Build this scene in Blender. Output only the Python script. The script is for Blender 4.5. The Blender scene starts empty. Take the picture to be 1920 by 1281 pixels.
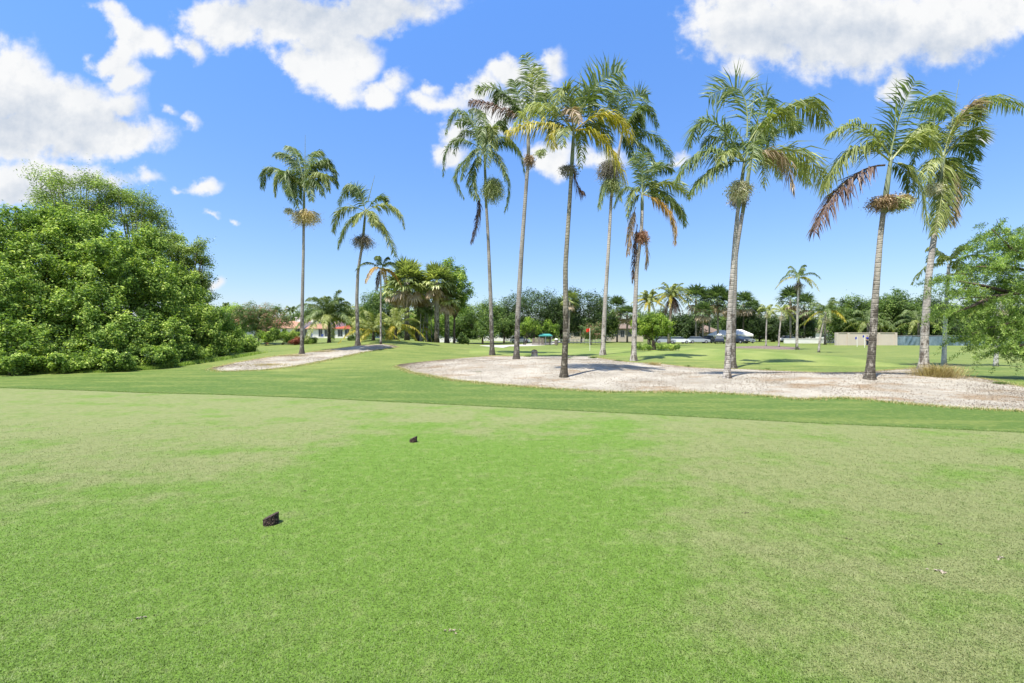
import bpy, math, random
import numpy as np
from math import radians as R, sin, cos, pi

S = bpy.context.scene
COL = S.collection
F = 853.3          # focal length in pixels of the 1920 px wide photograph (16 mm lens)
HZ = 631.0         # row of the horizon
EYE = 1.6

# ------------------------------------------------------------------ camera
cd = bpy.data.cameras.new('camera'); cam = bpy.data.objects.new('camera', cd); COL.objects.link(cam)
cam.location = (0, 0, EYE); cam.rotation_euler = (R(90), 0, 0)
cd.lens = 16; cd.sensor_width = 36; cd.shift_y = -(640.5 - HZ) / 1920.0
cd.clip_start = 0.05; cd.clip_end = 4000
S.camera = cam
S.view_settings.view_transform = 'Standard'; S.view_settings.look = 'None'
S.view_settings.gamma = 1; S.view_settings.exposure = 0.95

# ------------------------------------------------------------------ sun and sky
SUN_EL, SUN_AZ = 69.0, 218.0     # azimuth clockwise from +Y: behind the camera, to its left
sl = bpy.data.lights.new('sun', 'SUN'); so = bpy.data.objects.new('sun', sl); COL.objects.link(so)
sl.energy = 4.6; sl.angle = R(0.53); sl.color = (1.0, 0.955, 0.88)
so.rotation_euler = (R(90 - SUN_EL), 0, R(180 - SUN_AZ))

W = bpy.data.worlds.new('World'); S.world = W; W.use_nodes = True
nt = W.node_tree; nt.nodes.clear()
N, LK = nt.nodes, nt.links
def wn(t, **k):
    n = N.new(t)
    for a, b in k.items(): setattr(n, a, b)
    return n
def wm(op, a, b=None, c=None, clamp=False):
    n = wn('ShaderNodeMath', operation=op, use_clamp=clamp)
    for i, v in enumerate((a, b, c)):
        if v is None: continue
        if isinstance(v, (int, float)): n.inputs[i].default_value = v
        else: LK.new(v, n.inputs[i])
    return n.outputs[0]
def wramp(v, a, b, lo=0.0, hi=1.0, interp='SMOOTHSTEP'):
    n = wn('ShaderNodeMapRange', interpolation_type=interp)
    LK.new(v, n.inputs[0])
    for i, q in enumerate((a, b, lo, hi)): n.inputs[i + 1].default_value = q
    return n.outputs[0]
def wmix(f, a, b, mode='MIX'):
    n = wn('ShaderNodeMix', data_type='RGBA', blend_type=mode)
    for s, v in ((0, f), (6, a), (7, b)):
        if isinstance(v, (int, float)): n.inputs[s].default_value = v
        elif isinstance(v, tuple): n.inputs[s].default_value = v + (1,)
        else: LK.new(v, n.inputs[s])
    return n.outputs[2]
sky = wn('ShaderNodeTexSky', sky_type='NISHITA', sun_disc=False)
sky.sun_elevation = R(SUN_EL); sky.sun_rotation = R(SUN_AZ); sky.air_density = 1.0; sky.dust_density = 0.6; sky.ozone_density = 2.2
tc = wn('ShaderNodeTexCoord'); sp = wn('ShaderNodeSeparateXYZ'); LK.new(tc.outputs['Generated'], sp.inputs[0])
dx, dy, dz = sp.outputs
yy = wm('MAXIMUM', wm('ABSOLUTE', dy), 0.12)
u = wm('DIVIDE', dx, yy); v = wm('DIVIDE', dz, yy)
cb = wn('ShaderNodeCombineXYZ'); LK.new(u, cb.inputs[0]); LK.new(v, cb.inputs[1]); LK.new(wm('SIGN', dy), cb.inputs[2])
p0 = cb.outputs[0]
def wnoise(vec, scale, detail, rough=.55, dist=0.0):
    n = wn('ShaderNodeTexNoise', noise_dimensions='3D'); LK.new(vec, n.inputs['Vector'])
    n.inputs['Scale'].default_value = scale; n.inputs['Detail'].default_value = detail
    n.inputs['Roughness'].default_value = rough; n.inputs['Distortion'].default_value = dist
    return n
def wv(op, a, b=None, sc=None):
    n = wn('ShaderNodeVectorMath', operation=op)
    for i, q in enumerate((a, b)):
        if q is None: continue
        if isinstance(q, tuple): n.inputs[i].default_value = q
        else: LK.new(q, n.inputs[i])
    if sc is not None: n.inputs['Scale'].default_value = sc
    return n
warp = wv('SCALE', wv('SUBTRACT', wnoise(p0, 7.0, 5).outputs['Color'], (.5, .5, .5)).outputs[0], sc=0.11).outputs[0]
warp2 = wv('SCALE', wv('SUBTRACT', wnoise(p0, 26.0, 4).outputs['Color'], (.5, .5, .5)).outputs[0], sc=0.035).outputs[0]
pw = wv('ADD', wv('ADD', p0, warp).outputs[0], warp2).outputs[0]
flat = wv('MULTIPLY', pw, (1, 1, 0)).outputs[0]
def field(blobs, k=.25):
    cur = None
    for (x, y, rx, ry, rot) in blobs:
        m = wn('ShaderNodeMapping', vector_type='TEXTURE'); LK.new(flat, m.inputs['Vector'])
        m.inputs['Location'].default_value = ((x - 960) / F, (HZ - y) / F, 0)
        m.inputs['Rotation'].default_value = (0, 0, R(rot)); m.inputs['Scale'].default_value = (rx / F, ry / F, 1)
        l = wv('LENGTH', m.outputs[0]).outputs['Value']
        q = min(1.0, max(.30, (min(rx, ry) / 48.0) ** .8))
        l = wm('MULTIPLY', wm('SUBTRACT', 1.0, l), q)
        cur = l if cur is None else wm('SMOOTH_MAX', cur, l, k)
    return cur
CL = [(20, 165, 95, 90, 0), (130, 200, 130, 70, -25), (215, 262, 125, 34, 5), (70, 255, 190, 55, 0),
      (255, 65, 66, 44, -20), (232, 92, 40, 34, 0), (232, 150, 40, 34, 0), (300, 88, 30, 24, 0), (225, 205, 50, 34, 0), (215, 112, 40, 34, 0), (205, 26, 48, 16, -10), (252, 160, 36, 24, 30),
      (420, 45, 88, 48, 0), (545, 45, 150, 62, -10), (640, 110, 80, 78, 0), (700, 30, 150, 46, 12), (712, 182, 42, 34, 0),
      (560, 120, 60, 40, -30), (640, 170, 48, 30, -20), (352, 80, 30, 26, 0), (800, -10, 90, 26, 0),
      (835, 203, 66, 17, 0), (900, 172, 50, 32, 20), (962, 140, 60, 34, 10), (1040, 118, 26, 42, -15), (818, 172, 20, 14, 0), (800, 190, 44, 14, 0), (930, 230, 40, 30, 0), (860, 240, 40, 24, 0), (1000, 160, 34, 30, 0), (740, 160, 40, 26, 0),
      (850, 285, 42, 32, 0), (1035, 292, 48, 32, 0), (1125, 302, 45, 26, 0), (1262, 300, 28, 14, 0), (955, 205, 60, 30, 0),
      (1395, 45, 118, 88, 0), (1560, 55, 240, 92, 0), (1760, 40, 190, 74, 8), (1885, 15, 120, 62, 10), (1680, 150, 44, 46, 0), (1392, 128, 40, 24, 0),
      (30, 340, 130, 48, 0), (140, 328, 90, 30, 0), (215, 340, 66, 20, 0), (282, 332, 34, 18, 0), (376, 345, 32, 15, 0), (330, 352, 16, 6, 0),
      (366, 226, 20, 15, 0), (332, 213, 14, 9, 0), (1850, 252, 24, 14, 0), (408, 536, 18, 17, 0), (440, 425, 9, 5, 0), (388, 402, 18, 6, -30),
      (570, 398, 12, 6, 0)]
GR = [(60, 240, 190, 52, 0), (620, 20, 210, 72, 0), (1560, 75, 260, 62, 0), (30, 215, 110, 44, 0), (1750, 90, 140, 40, 8), (60, 360, 120, 26, 0)]
fld = field(CL, .18)
fb = wnoise(p0, 13.0, 9, .62)
fb2 = wnoise(wv('ADD', p0, (0.012, -0.03, 0)).outputs[0], 13.0, 9, .62)
front = wm('GREATER_THAN', dy, 0.0)
back = wm('MULTIPLY', wm('SUBTRACT', wnoise(p0, 1.3, 6).outputs[0], .5), 2.2)
base = wm('ADD', wm('MULTIPLY', fld, front), wm('MULTIPLY', back, wm('SUBTRACT', 1.0, front)))
den = wm('ADD', base, wm('MULTIPLY', wm('SUBTRACT', fb.outputs[0], .5), 1.25))
alpha = wramp(den, -0.14, 0.40)
alpha = wm('MULTIPLY', alpha, wramp(base, -0.42, -0.06))
alpha = wm('MULTIPLY', alpha, wramp(dz, 0.0, 0.06))
thick = wramp(field(GR, .3), -0.45, .75)
relief = wm('MULTIPLY', wm('SUBTRACT', fb.outputs[0], fb2.outputs[0]), 1.5)
shade = wm('ADD', wm('SUBTRACT', 1.0, wm('MULTIPLY', thick, .62)), relief, clamp=True)
shade = wm('SUBTRACT', shade, wm('MULTIPLY', wramp(wnoise(pw, 5.0, 6, .6).outputs[0], .42, .72), .16), clamp=True)
ccol = wmix(shade, (3.3, 3.7, 4.3), (5.4, 5.45, 5.5))
skyc = wn('ShaderNodeHueSaturation'); skyc.inputs['Saturation'].default_value = 1.08; skyc.inputs['Value'].default_value = 1.0
LK.new(sky.outputs[0], skyc.inputs['Color'])
tint = wmix(wramp(dz, 0.0, .60, interp='LINEAR'), (.86, .83, .90), (1.02, 1.38, 1.80))
skyt = wmix(1.0, skyc.outputs[0], tint, 'MULTIPLY')
fin = wmix(alpha, skyt, ccol)
bg = wn('ShaderNodeBackground'); LK.new(fin, bg.inputs[0]); bg.inputs[1].default_value = 0.092
out = wn('ShaderNodeOutputWorld'); LK.new(bg.outputs[0], out.inputs[0])
W.cycles.sampling_method = 'MANUAL'; W.cycles.sample_map_resolution = 512

# ------------------------------------------------------------------ terrain
def sm(x, a, b):
    t = np.clip((x - a) / (b - a), 0, 1); return t * t * (3 - 2 * t)
def gz(x, y, cx, cy, rx, ry, h):
    return h * np.exp(-((x - cx) / rx) ** 2 - ((y - cy) / ry) ** 2)
def terr(x, y):
    x = np.asarray(x, float); y = np.asarray(y, float)
    yp = np.maximum(y, 1.0)
    z = gz(x, y, -10.5, 38, 8.5, 13, .95)
    z = z + gz(x, y, -5, 44, 8, 9, .35)
    z = z + 1.15 * sm(y, 28, 60) * sm(-x / yp, .16, .32)
    z = z + .35 * sm(y, 70, 140) * (1 - sm(-x / yp, .10, .28))
    z = z + gz(x, y, 12.5, 31, 11, 8.5, .55)
    z = z + gz(x, y, 1.5, 20.5, 5.2, 4.2, .42) + gz(x, y, 10.5, 15.2, 4.5, 2.4, .22) + gz(x, y, 15.5, 15, 4, 2.6, .12)
    z = z + .05 * np.sin(x * .21 + 1) * np.cos(y * .17) * sm(y, 12, 30)
    return z * sm(y, 6, 13)
def P(px, py):
    """where the line of sight of a photo pixel meets the terrain"""
    ax = (px - 960) / F; az = (HZ - py) / F
    d = 2.0
    for _ in range(6000):
        if EYE + az * d <= float(terr(ax * d, d)): break
        d *= 1.0015
        if d > 400: break
    return np.array((ax * d, d, float(terr(ax * d, d))))
def at(px, py, d):
    return np.array(((px - 960) / F * d, d, EYE + (HZ - py) / F * d))

# ------------------------------------------------------------------ materials
def mat(name): 
    m = bpy.data.materials.new(name); m.use_nodes = True; m.node_tree.nodes.clear(); return m
class NB:
    def __init__(s, name):
        s.m = mat(name); s.t = s.m.node_tree; s.tc = s.n('ShaderNodeTexCoord')
    def n(s, t, **k):
        n = s.t.nodes.new(t)
        for a, b in k.items(): setattr(n, a, b)
        return n
    def put(s, sock, v):
        if v is None: return
        if isinstance(v, (int, float)): sock.default_value = v
        elif isinstance(v, tuple): sock.default_value = v + (1,) if len(v) == 3 and sock.type == 'RGBA' else v
        else: s.t.links.new(v, sock)
    def math(s, op, a, b=None, c=None, clamp=False):
        n = s.n('ShaderNodeMath', operation=op, use_clamp=clamp)
        for i, v in enumerate((a, b, c)): s.put(n.inputs[i], v)
        return n.outputs[0]
    def noise(s, scale, detail=3, rough=.55, vec=None, color=False):
        n = s.n('ShaderNodeTexNoise'); s.put(n.inputs['Vector'], vec or s.tc.outputs['Object'])
        n.inputs['Scale'].default_value = scale; n.inputs['Detail'].default_value = detail; n.inputs['Roughness'].default_value = rough
        return n.outputs['Color' if color else 'Fac']
    def scaled(s, sc, rot=(0, 0, 0), loc=(0, 0, 0)):
        n = s.n('ShaderNodeMapping'); s.put(n.inputs['Vector'], s.tc.outputs['Object'])
        n.inputs['Scale'].default_value = sc; n.inputs['Rotation'].default_value = rot; n.inputs['Location'].default_value = loc
        return n.outputs[0]
    def rng(s, v, a, b, lo=0., hi=1., smooth=True):
        n = s.n('ShaderNodeMapRange', interpolation_type='SMOOTHSTEP' if smooth else 'LINEAR')
        s.put(n.inputs[0], v)
        for i, q in enumerate((a, b, lo, hi)): n.inputs[i + 1].default_value = q
        return n.outputs[0]
    def mix(s, f, a, b, mode='MIX'):
        n = s.n('ShaderNodeMix', data_type='RGBA', blend_type=mode)
        s.put(n.inputs[0], f); s.put(n.inputs[6], a); s.put(n.inputs[7], b)
        return n.outputs[2]
    def attr(s, name):
        return s.n('ShaderNodeAttribute', attribute_name=name).outputs['Fac']
    def objrand(s): return s.n('ShaderNodeObjectInfo').outputs['Random']
    def ramp(s, v, stops):
        n = s.n('ShaderNodeValToRGB'); s.put(n.inputs[0], v); e = n.color_ramp.elements
        e[0].position, e[0].color = stops[0][0], stops[0][1] + (1,)
        e[1].position, e[1].color = stops[-1][0], stops[-1][1] + (1,)
        for p_, c_ in stops[1:-1]:
            q = e.new(p_); q.color = c_ + (1,)
        return n.outputs[0]
    def bump(s, h, strength=.4, dist=.02):
        n = s.n('ShaderNodeBump'); s.put(n.inputs['Height'], h); n.inputs['Strength'].default_value = strength; n.inputs['Distance'].default_value = dist
        return n.outputs[0]
    def done(s, col, rough=.8, spec=.3, bump=None, trans=0, tcol=None, metal=0):
        b = s.n('ShaderNodeBsdfPrincipled'); s.put(b.inputs['Base Color'], col); s.put(b.inputs['Roughness'], rough)
        b.inputs['Specular IOR Level'].default_value = spec; b.inputs['Metallic'].default_value = metal
        if bump: s.put(b.inputs['Normal'], bump)
        o = s.n('ShaderNodeOutputMaterial'); sh = b.outputs[0]
        if trans:
            t = s.n('ShaderNodeBsdfTranslucent'); s.put(t.inputs[0], tcol or col)
            m = s.n('ShaderNodeMixShader'); m.inputs[0].default_value = trans
            s.t.links.new(sh, m.inputs[1]); s.t.links.new(t.outputs[0], m.inputs[2]); sh = m.outputs[0]
        s.t.links.new(sh, o.inputs[0]); return s.m

LG = 1.0
def leaf_mat(name, stops, trans=.3, rough=.5, spec=.35):
    b = NB(name)
    stops = [(p_, tuple(min(.8, x * LG) for x in c_)) for p_, c_ in stops]
    v = b.math('ADD', b.attr('tint'), b.math('MULTIPLY', b.math('SUBTRACT', b.objrand(), .5), .10))
    c = b.ramp(v, stops)
    tcx = b.mix(.6, c, (.46, .53, .07), 'MULTIPLY')
    tcx = b.mix(1.0, tcx, (2.2, 2.2, 1.6), 'MULTIPLY')
    return b.done(c, rough, spec, trans=trans, tcol=tcx)
def plain(name, col, rough=.7, spec=.3, var=.15, scale=3, bump=0, metal=0):
    b = NB(name); c = b.mix(b.rng(b.noise(scale, 5), .3, .7), tuple(x * (1 - var) for x in col), tuple(min(1, x * (1 + var)) for x in col))
    return b.done(c, rough, spec, bump=b.bump(b.noise(scale * 8, 4), bump, .02) if bump else None, metal=metal)

def grass_mat(name, lush, dry, pale, kind, blades=False):
    b = NB(name)
    pos = b.n('ShaderNodeSeparateXYZ'); b.put(pos.inputs[0], b.tc.outputs['Object']); X, Y = pos.outputs[0], pos.outputs[1]
    big = b.noise(.11, 4, .5); mid = b.noise(.9, 5, .6); streak = b.noise(1.2, 5, .6, vec=b.scaled((.25, 1.3, 1), (0, 0, R(14))))
    fine = b.noise(30, 5, .75); blade = b.noise(120, 3, .85); clump = b.noise(9, 5, .7)
    if kind == 'fairway':
        # worn, drier turf towards the right and along the far edge of the tee
        side = b.rng(b.math('ADD', X, b.math('MULTIPLY', Y, -.10)), -.6, 2.6)
        far = b.math('MULTIPLY', b.rng(Y, 5.5, 9.5), .95)
        d = b.math('MAXIMUM', side, far)
        dl = b.math('MULTIPLY', b.rng(X, -1.4, -3.6), b.rng(Y, 3.0, 6.0)); d = b.math('MAXIMUM', d, dl)
        d = b.math('ADD', b.math('MULTIPLY', d, .66), b.math('MULTIPLY', b.math('SUBTRACT', mid, .5), 1.6))
        d = b.math('ADD', d, b.math('MULTIPLY', b.math('SUBTRACT', b.noise(2.6, 4, .6), .5), 1.1))
        d = b.math('ADD', d, b.math('MULTIPLY', b.math('SUBTRACT', streak, .5), 1.0))
        d = b.rng(b.math('ADD', d, b.math('MULTIPLY', b.math('SUBTRACT', fine, .5), .7)), .08, .80)
    else:
        d = b.math('ADD', b.math('MULTIPLY', b.rng(Y, 13, 24), .42), b.math('MULTIPLY', b.math('SUBTRACT', streak, .47), 2.0))
        d = b.math('ADD', d, b.math('MULTIPLY', b.math('SUBTRACT', mid, .5), .9))
        d = b.math('ADD', d, b.math('MULTIPLY', b.math('SUBTRACT', big, .5), .8), clamp=True)
        if kind == 'green':
            w = b.n('ShaderNodeTexWave'); w.inputs['Scale'].default_value = .32; w.inputs['Distortion'].default_value = 1.5
            b.put(w.inputs['Vector'], b.scaled((.3, 1, 1), (0, 0, R(10)))); d = b.math('MULTIPLY', b.math('ADD', d, w.outputs['Fac']), .5)
    c = b.mix(d, lush, dry)
    c = b.mix(b.math('MULTIPLY', b.rng(clump, .5, .68), .35), c, tuple(x * 1.3 for x in dry))
    c = b.mix(b.math('MULTIPLY', b.rng(clump, .5, .34), .40), c, tuple(x * .62 for x in lush))
    c = b.mix(b.math('MULTIPLY', b.rng(blade, .52, .78), .55), c, pale)
    c = b.mix(b.math('MULTIPLY', b.rng(blade, .46, .22), .5), c, tuple(x * .35 for x in lush))
    c = b.mix(b.math('MULTIPLY', b.rng(b.noise(1.7, 6, .7), .70, .80), .5), c, (.30, .26, .15))
    if blades:
        tv = b.attr('tint')
        c = b.mix(b.rng(tv, .15, .5, smooth=False), tuple(x * .55 for x in lush), c)
        c = b.mix(b.math('MULTIPLY', b.rng(tv, .55, 1.0, smooth=False), .8), c, pale)
        return b.done(c, .5, .25, trans=.25)
    h = b.math('ADD', blade, b.math('MULTIPLY', fine, 1.5))
    return b.done(c, .75, .15, bump=b.bump(h, .55, .012))

M = {}
M['fairway'] = grass_mat('fairway_turf', (.112, .196, .026), (.186, .206, .078), (.24, .29, .09), 'fairway')
M['fairway_blade'] = grass_mat('fairway_blade', (.122, .212, .028), (.202, .222, .086), (.30, .34, .13), 'fairway', True)
M['rough'] = grass_mat('rough_turf', (.075, .128, .022), (.215, .232, .062), (.22, .265, .08), 'rough')
M['green'] = grass_mat('green_turf', (.118, .175, .030), (.235, .262, .072), (.25, .36, .10), 'green')

def sand_mat():
    b = NB('pale_sand')
    c = b.mix(b.rng(b.noise(.8, 6, .6), .35, .65), (.30, .27, .215), (.415, .38, .31))
    c = b.mix(b.math('MULTIPLY', b.rng(b.noise(1.1, 6, .7, vec=b.scaled((.5, 1, 1))), .50, .66), .75), c, (.24, .155, .075))
    c = b.mix(b.math('MULTIPLY', b.rng(b.noise(14, 5, .75), .52, .66), .6), c, (.25, .185, .125))
    c = b.mix(b.math('MULTIPLY', b.rng(b.noise(40, 3, .75), .60, .72), .7), c, (.10, .07, .05))
    c = b.mix(b.math('MULTIPLY', b.rng(b.noise(25, 3, .75, vec=b.scaled((1, 1, 1), loc=(9, 3, 1))), .60, .72), .6), c, (.62, .58, .53))
    h = b.math('ADD', b.noise(3, 6, .7), b.math('MULTIPLY', b.noise(20, 4, .8), .5))
    return b.done(c, .95, .1, bump=b.bump(h, .8, .10))
M['sand'] = sand_mat()
M['mulch'] = plain('mulch', (.17, .13, .11), .95, .1, .5, 6, .6)
M['path'] = plain('concrete_path', (.38, .36, .32), .9, .2, .12, .6, .1)

def bark_palm(name, base, dark, ring=9.0, lichen=(.42, .40, .34), stain=.22):
    b = NB(name)
    pos = b.n('ShaderNodeSeparateXYZ'); b.put(pos.inputs[0], b.tc.outputs['Object'])
    z = b.math('ADD', pos.outputs[2], b.math('MULTIPLY', b.noise(2.5, 2), .10))
    w = b.math('PINGPONG', b.math('MULTIPLY', z, ring), .5)
    rg = b.rng(w, .0, .16, 1, 0)
    c = b.mix(b.rng(b.noise(3, 6, .65, vec=b.scaled((1, 1, .35))), .38, .62), base, tuple(x * .62 for x in base))
    c = b.mix(b.math('MULTIPLY', b.rng(b.noise(9, 5, .7), .55, .66), .5), c, lichen)
    foot = b.math('ADD', b.rng(pos.outputs[2], .1, 4.2, stain, 0, False), b.math('MULTIPLY', b.objrand(), .04))
    c = b.mix(b.math('MULTIPLY', b.rng(b.math('ADD', b.noise(6, 6, .75, vec=b.scaled((1, 1, .45))), foot), .60, .70), .85), c, dark)
    c = b.mix(b.math('MULTIPLY', rg, .32), c, tuple(x * .5 for x in base))
    h = b.math('ADD', b.math('MULTIPLY', rg, -.5), b.noise(14, 5, .7))
    return b.done(c, .9, .15, bump=b.bump(h, .8, .03))
M['bark_grey'] = bark_palm('bark_grey', (.34, .315, .275), (.055, .045, .034))
M['bark_dark'] = bark_palm('bark_dark', (.30, .27, .21), (.04, .032, .022), lichen=(.46, .43, .36))
M['bark_pale'] = bark_palm('bark_pale', (.46, .42, .37), (.08, .06, .045), 7, stain=.13)
M['bark_white'] = bark_palm('bark_white', (.56, .54, .49), (.12, .10, .08), 7, stain=.05)
M['bark_mid'] = bark_palm('bark_mid', (.36, .325, .27), (.045, .036, .026), 7, lichen=(.55, .51, .45), stain=.24)
M['bark'] = plain('bark', (.11, .085, .065), .95, .1, .4, 4, .7)
M['bark_light'] = plain('bark_light', (.30, .27, .22), .95, .1, .3, 4, .5)
M['crownshaft'] = plain('crownshaft', (.19, .22, .13), .45, .4, .25, 2)
M['rachis'] = plain('rachis', (.24, .28, .10), .5, .4, .2, 4)
G = [(0, (.012, .035, .008)), (.35, (.035, .085, .015)), (.7, (.085, .165, .028)), (1, (.20, .27, .07))]
M['frond_green'] = leaf_mat('frond_green', [(0, (.030, .058, .016)), (.4, (.088, .132, .034)), (.75, (.20, .255, .085)), (1, (.42, .46, .26))])
M['frond_olive'] = leaf_mat('frond_olive', [(0, (.055, .08, .018)), (.4, (.165, .20, .045)), (.75, (.34, .37, .12)), (1, (.54, .53, .28))])
M['frond_yellow'] = leaf_mat('frond_yellow', [(0, (.10, .13, .015)), (.4, (.28, .27, .03)), (.75, (.48, .38, .05)), (1, (.60, .44, .12))])
M['frond_orange'] = leaf_mat('frond_orange', [(0, (.16, .08, .02)), (.5, (.42, .24, .05)), (1, (.50, .36, .14))])
M['frond_brown'] = leaf_mat('frond_brown', [(0, (.035, .018, .014)), (.5, (.11, .06, .045)), (1, (.25, .17, .12))], .12)
M['frond_tan'] = leaf_mat('frond_tan', [(0, (.14, .10, .06)), (.5, (.34, .25, .16)), (1, (.52, .42, .30))], .2)
LG = 1.8; M['fruit_green'] = leaf_mat('fruit_green', [(0, (.07, .09, .03)), (.5, (.17, .20, .07)), (1, (.32, .33, .16))], .1)
LG = 1.45; M['fruit_cream'] = leaf_mat('fruit_cream', [(0, (.14, .12, .08)), (.5, (.36, .33, .23)), (1, (.58, .55, .42))], .15)
LG = 1.45; M['fruit_gold'] = leaf_mat('fruit_gold', [(0, (.12, .09, .03)), (.5, (.36, .28, .12)), (1, (.58, .48, .28))], .15)
LG = 1.45; M['fruit_brown'] = leaf_mat('fruit_brown', [(0, (.04, .025, .015)), (.5, (.17, .11, .06)), (1, (.34, .25, .15))], .1)
LG = 1.45; M['fruit_grey'] = leaf_mat('fruit_grey', [(0, (.035, .03, .022)), (.5, (.12, .105, .08)), (1, (.24, .22, .17))], .1)
LG = 1.45; M['fruit_red'] = leaf_mat('fruit_red', [(0, (.05, .02, .015)), (.5, (.20, .09, .05)), (1, (.32, .2, .12))], .1)
LG = 2.1; M['leaf_bright'] = leaf_mat('leaf_bright', [(0, (.012, .026, .007)), (.35, (.052, .092, .015)), (.7, (.140, .195, .036)), (1, (.30, .34, .10))], .3, .55, .25); LG = 1.0
LG = 2.1; M['leaf_mid'] = leaf_mat('leaf_mid', [(0, (.011, .022, .006)), (.4, (.032, .058, .013)), (.75, (.075, .115, .024)), (1, (.15, .19, .05))]); LG = 1.0
LG = 1.7; M['leaf_dark'] = leaf_mat('leaf_dark', [(0, (.007, .015, .005)), (.4, (.022, .042, .011)), (.75, (.052, .086, .020)), (1, (.105, .145, .040))], .22); LG = 1.0
LG = 1.95; M['leaf_olive'] = leaf_mat('leaf_olive', [(0, (.036, .052, .013)), (.4, (.092, .128, .030)), (.75, (.18, .23, .065)), (1, (.31, .35, .14))]); LG = 1.0
LG = 1.25; M['leaf_lime'] = leaf_mat('leaf_lime', [(0, (.03, .06, .010)), (.4, (.11, .18, .02)), (.75, (.26, .36, .04)), (1, (.42, .48, .10))]); LG = 1.0
LG = 1.75; M['leaf_feather'] = leaf_mat('leaf_feather', [(0, (.028, .045, .014)), (.4, (.080, .128, .028)), (.75, (.19, .26, .06)), (1, (.34, .40, .14))], .35); LG = 1.0
LG = 2.7; M['leaf_fan'] = leaf_mat('leaf_fan', [(0, (.016, .026, .009)), (.4, (.058, .074, .024)), (.75, (.15, .165, .058)), (1, (.34, .33, .16))]); LG = 1.0
LG = 2.4; M['leaf_fandark'] = leaf_mat('leaf_fandark', [(0, (.010, .018, .008)), (.4, (.027, .043, .017)), (.75, (.06, .085, .032)), (1, (.12, .16, .07))]); LG = 1.0
LG = 1.3; M['leaf_pink'] = leaf_mat('leaf_pink', [(0, (.04, .08, .025)), (.6, (.12, .18, .06)), (.85, (.30, .18, .13)), (1, (.48, .2, .2))]); LG = 1.0
LG = 1; M['leaf_red'] = leaf_mat('leaf_red', [(0, (.06, .02, .015)), (.5, (.25, .06, .04)), (1, (.40, .18, .1))]); LG = 1.0
M['dry_grass'] = leaf_mat('dry_grass', [(0, (.22, .17, .07)), (.5, (.42, .33, .16)), (1, (.58, .49, .28))])
M['blade'] = leaf_mat('blade', [(0, (.045, .078, .012)), (.35, (.105, .195, .028)), (.7, (.21, .26, .085)), (1, (.42, .40, .20))], .3, .5, .3)
M['litter'] = leaf_mat('litter', [(0, (.07, .045, .03)), (.5, (.25, .185, .115)), (1, (.50, .46, .37))], 0)
M['white'] = plain('white_render', (.72, .70, .66), .8, .2, .06, 1)
M['wall_beige'] = plain('beige_wall', (.52, .455, .375), .85, .15, .04, .6)
M['tile_red'] = plain('tile_red', (.42, .12, .075), .8, .2, .3, 5)
M['tile_orange'] = plain('tile_orange', (.43, .25, .17), .85, .2, .3, 5)
M['tile_brown'] = plain('tile_brown', (.20, .15, .12), .9, .2, .3, 5)
M['glass'] = plain('dark_glass', (.03, .04, .05), .15, .6, .2, 2)
M['shade_blue'] = plain('patio_blue', (.05, .08, .25), .7)
M['teal'] = plain('teal_canvas', (.05, .24, .22), .8, .2, .15, 3)
M['red'] = plain('red_cloth', (.62, .03, .015), .8)
M['blue'] = plain('blue_cloth', (.02, .04, .32), .8)
M['pole'] = plain('pole_paint', (.75, .74, .68), .5, .4, .05)
M['metal'] = plain('grey_metal', (.30, .31, .32), .5, .4, .15, 4)
M['wood'] = plain('weathered_wood', (.20, .17, .14), .9, .1, .3, 6, .3)
M['skin'] = plain('skin', (.36, .2, .13), .6)
M['cloth_white'] = plain('cloth_white', (.7, .72, .78), .9)
M['cloth_navy'] = plain('cloth_navy', (.02, .03, .07), .9)
M['hair'] = plain('hair', (.02, .015, .012), .8)
M['car_white'] = plain('car_white', (.65, .66, .68), .3, .6, .03)
M['car_dark'] = plain('car_dark', (.025, .03, .045), .25, .6, .1)
M['car_silver'] = plain('car_silver', (.30, .33, .36), .3, .6, .05)
M['rubber'] = plain('rubber', (.02, .02, .02), .9)
def tarp():
    b = NB('tarp_fabric'); n = b.noise(1.1, 4, .6, vec=b.scaled((1.5, 1, .5)))
    c = b.mix(b.rng(n, .35, .65), (.10, .155, .19), (.18, .245, .28)); return b.done(c, .6, .3, bump=b.bump(b.noise(2.5, 4, .6, vec=b.scaled((1, 1, .4), (0, .5, 0))), .6, .2))
M['tarp'] = tarp()
def marker():
    b = NB('rough_bark'); n = b.n('ShaderNodeTexVoronoi'); b.put(n.inputs['Vector'], b.scaled((1, 1, .8))); n.inputs['Scale'].default_value = 85
    c = b.mix(b.rng(n.outputs['Distance'], .1, .6), (.13, .075, .055), (.02, .012, .012)); c = b.mix(b.rng(b.noise(60, 3), .55, .7), c, (.22, .15, .11))
    return b.done(c, .8, .3, bump=b.bump(n.outputs['Distance'], .9, .01))
M['marker'] = marker()

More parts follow.
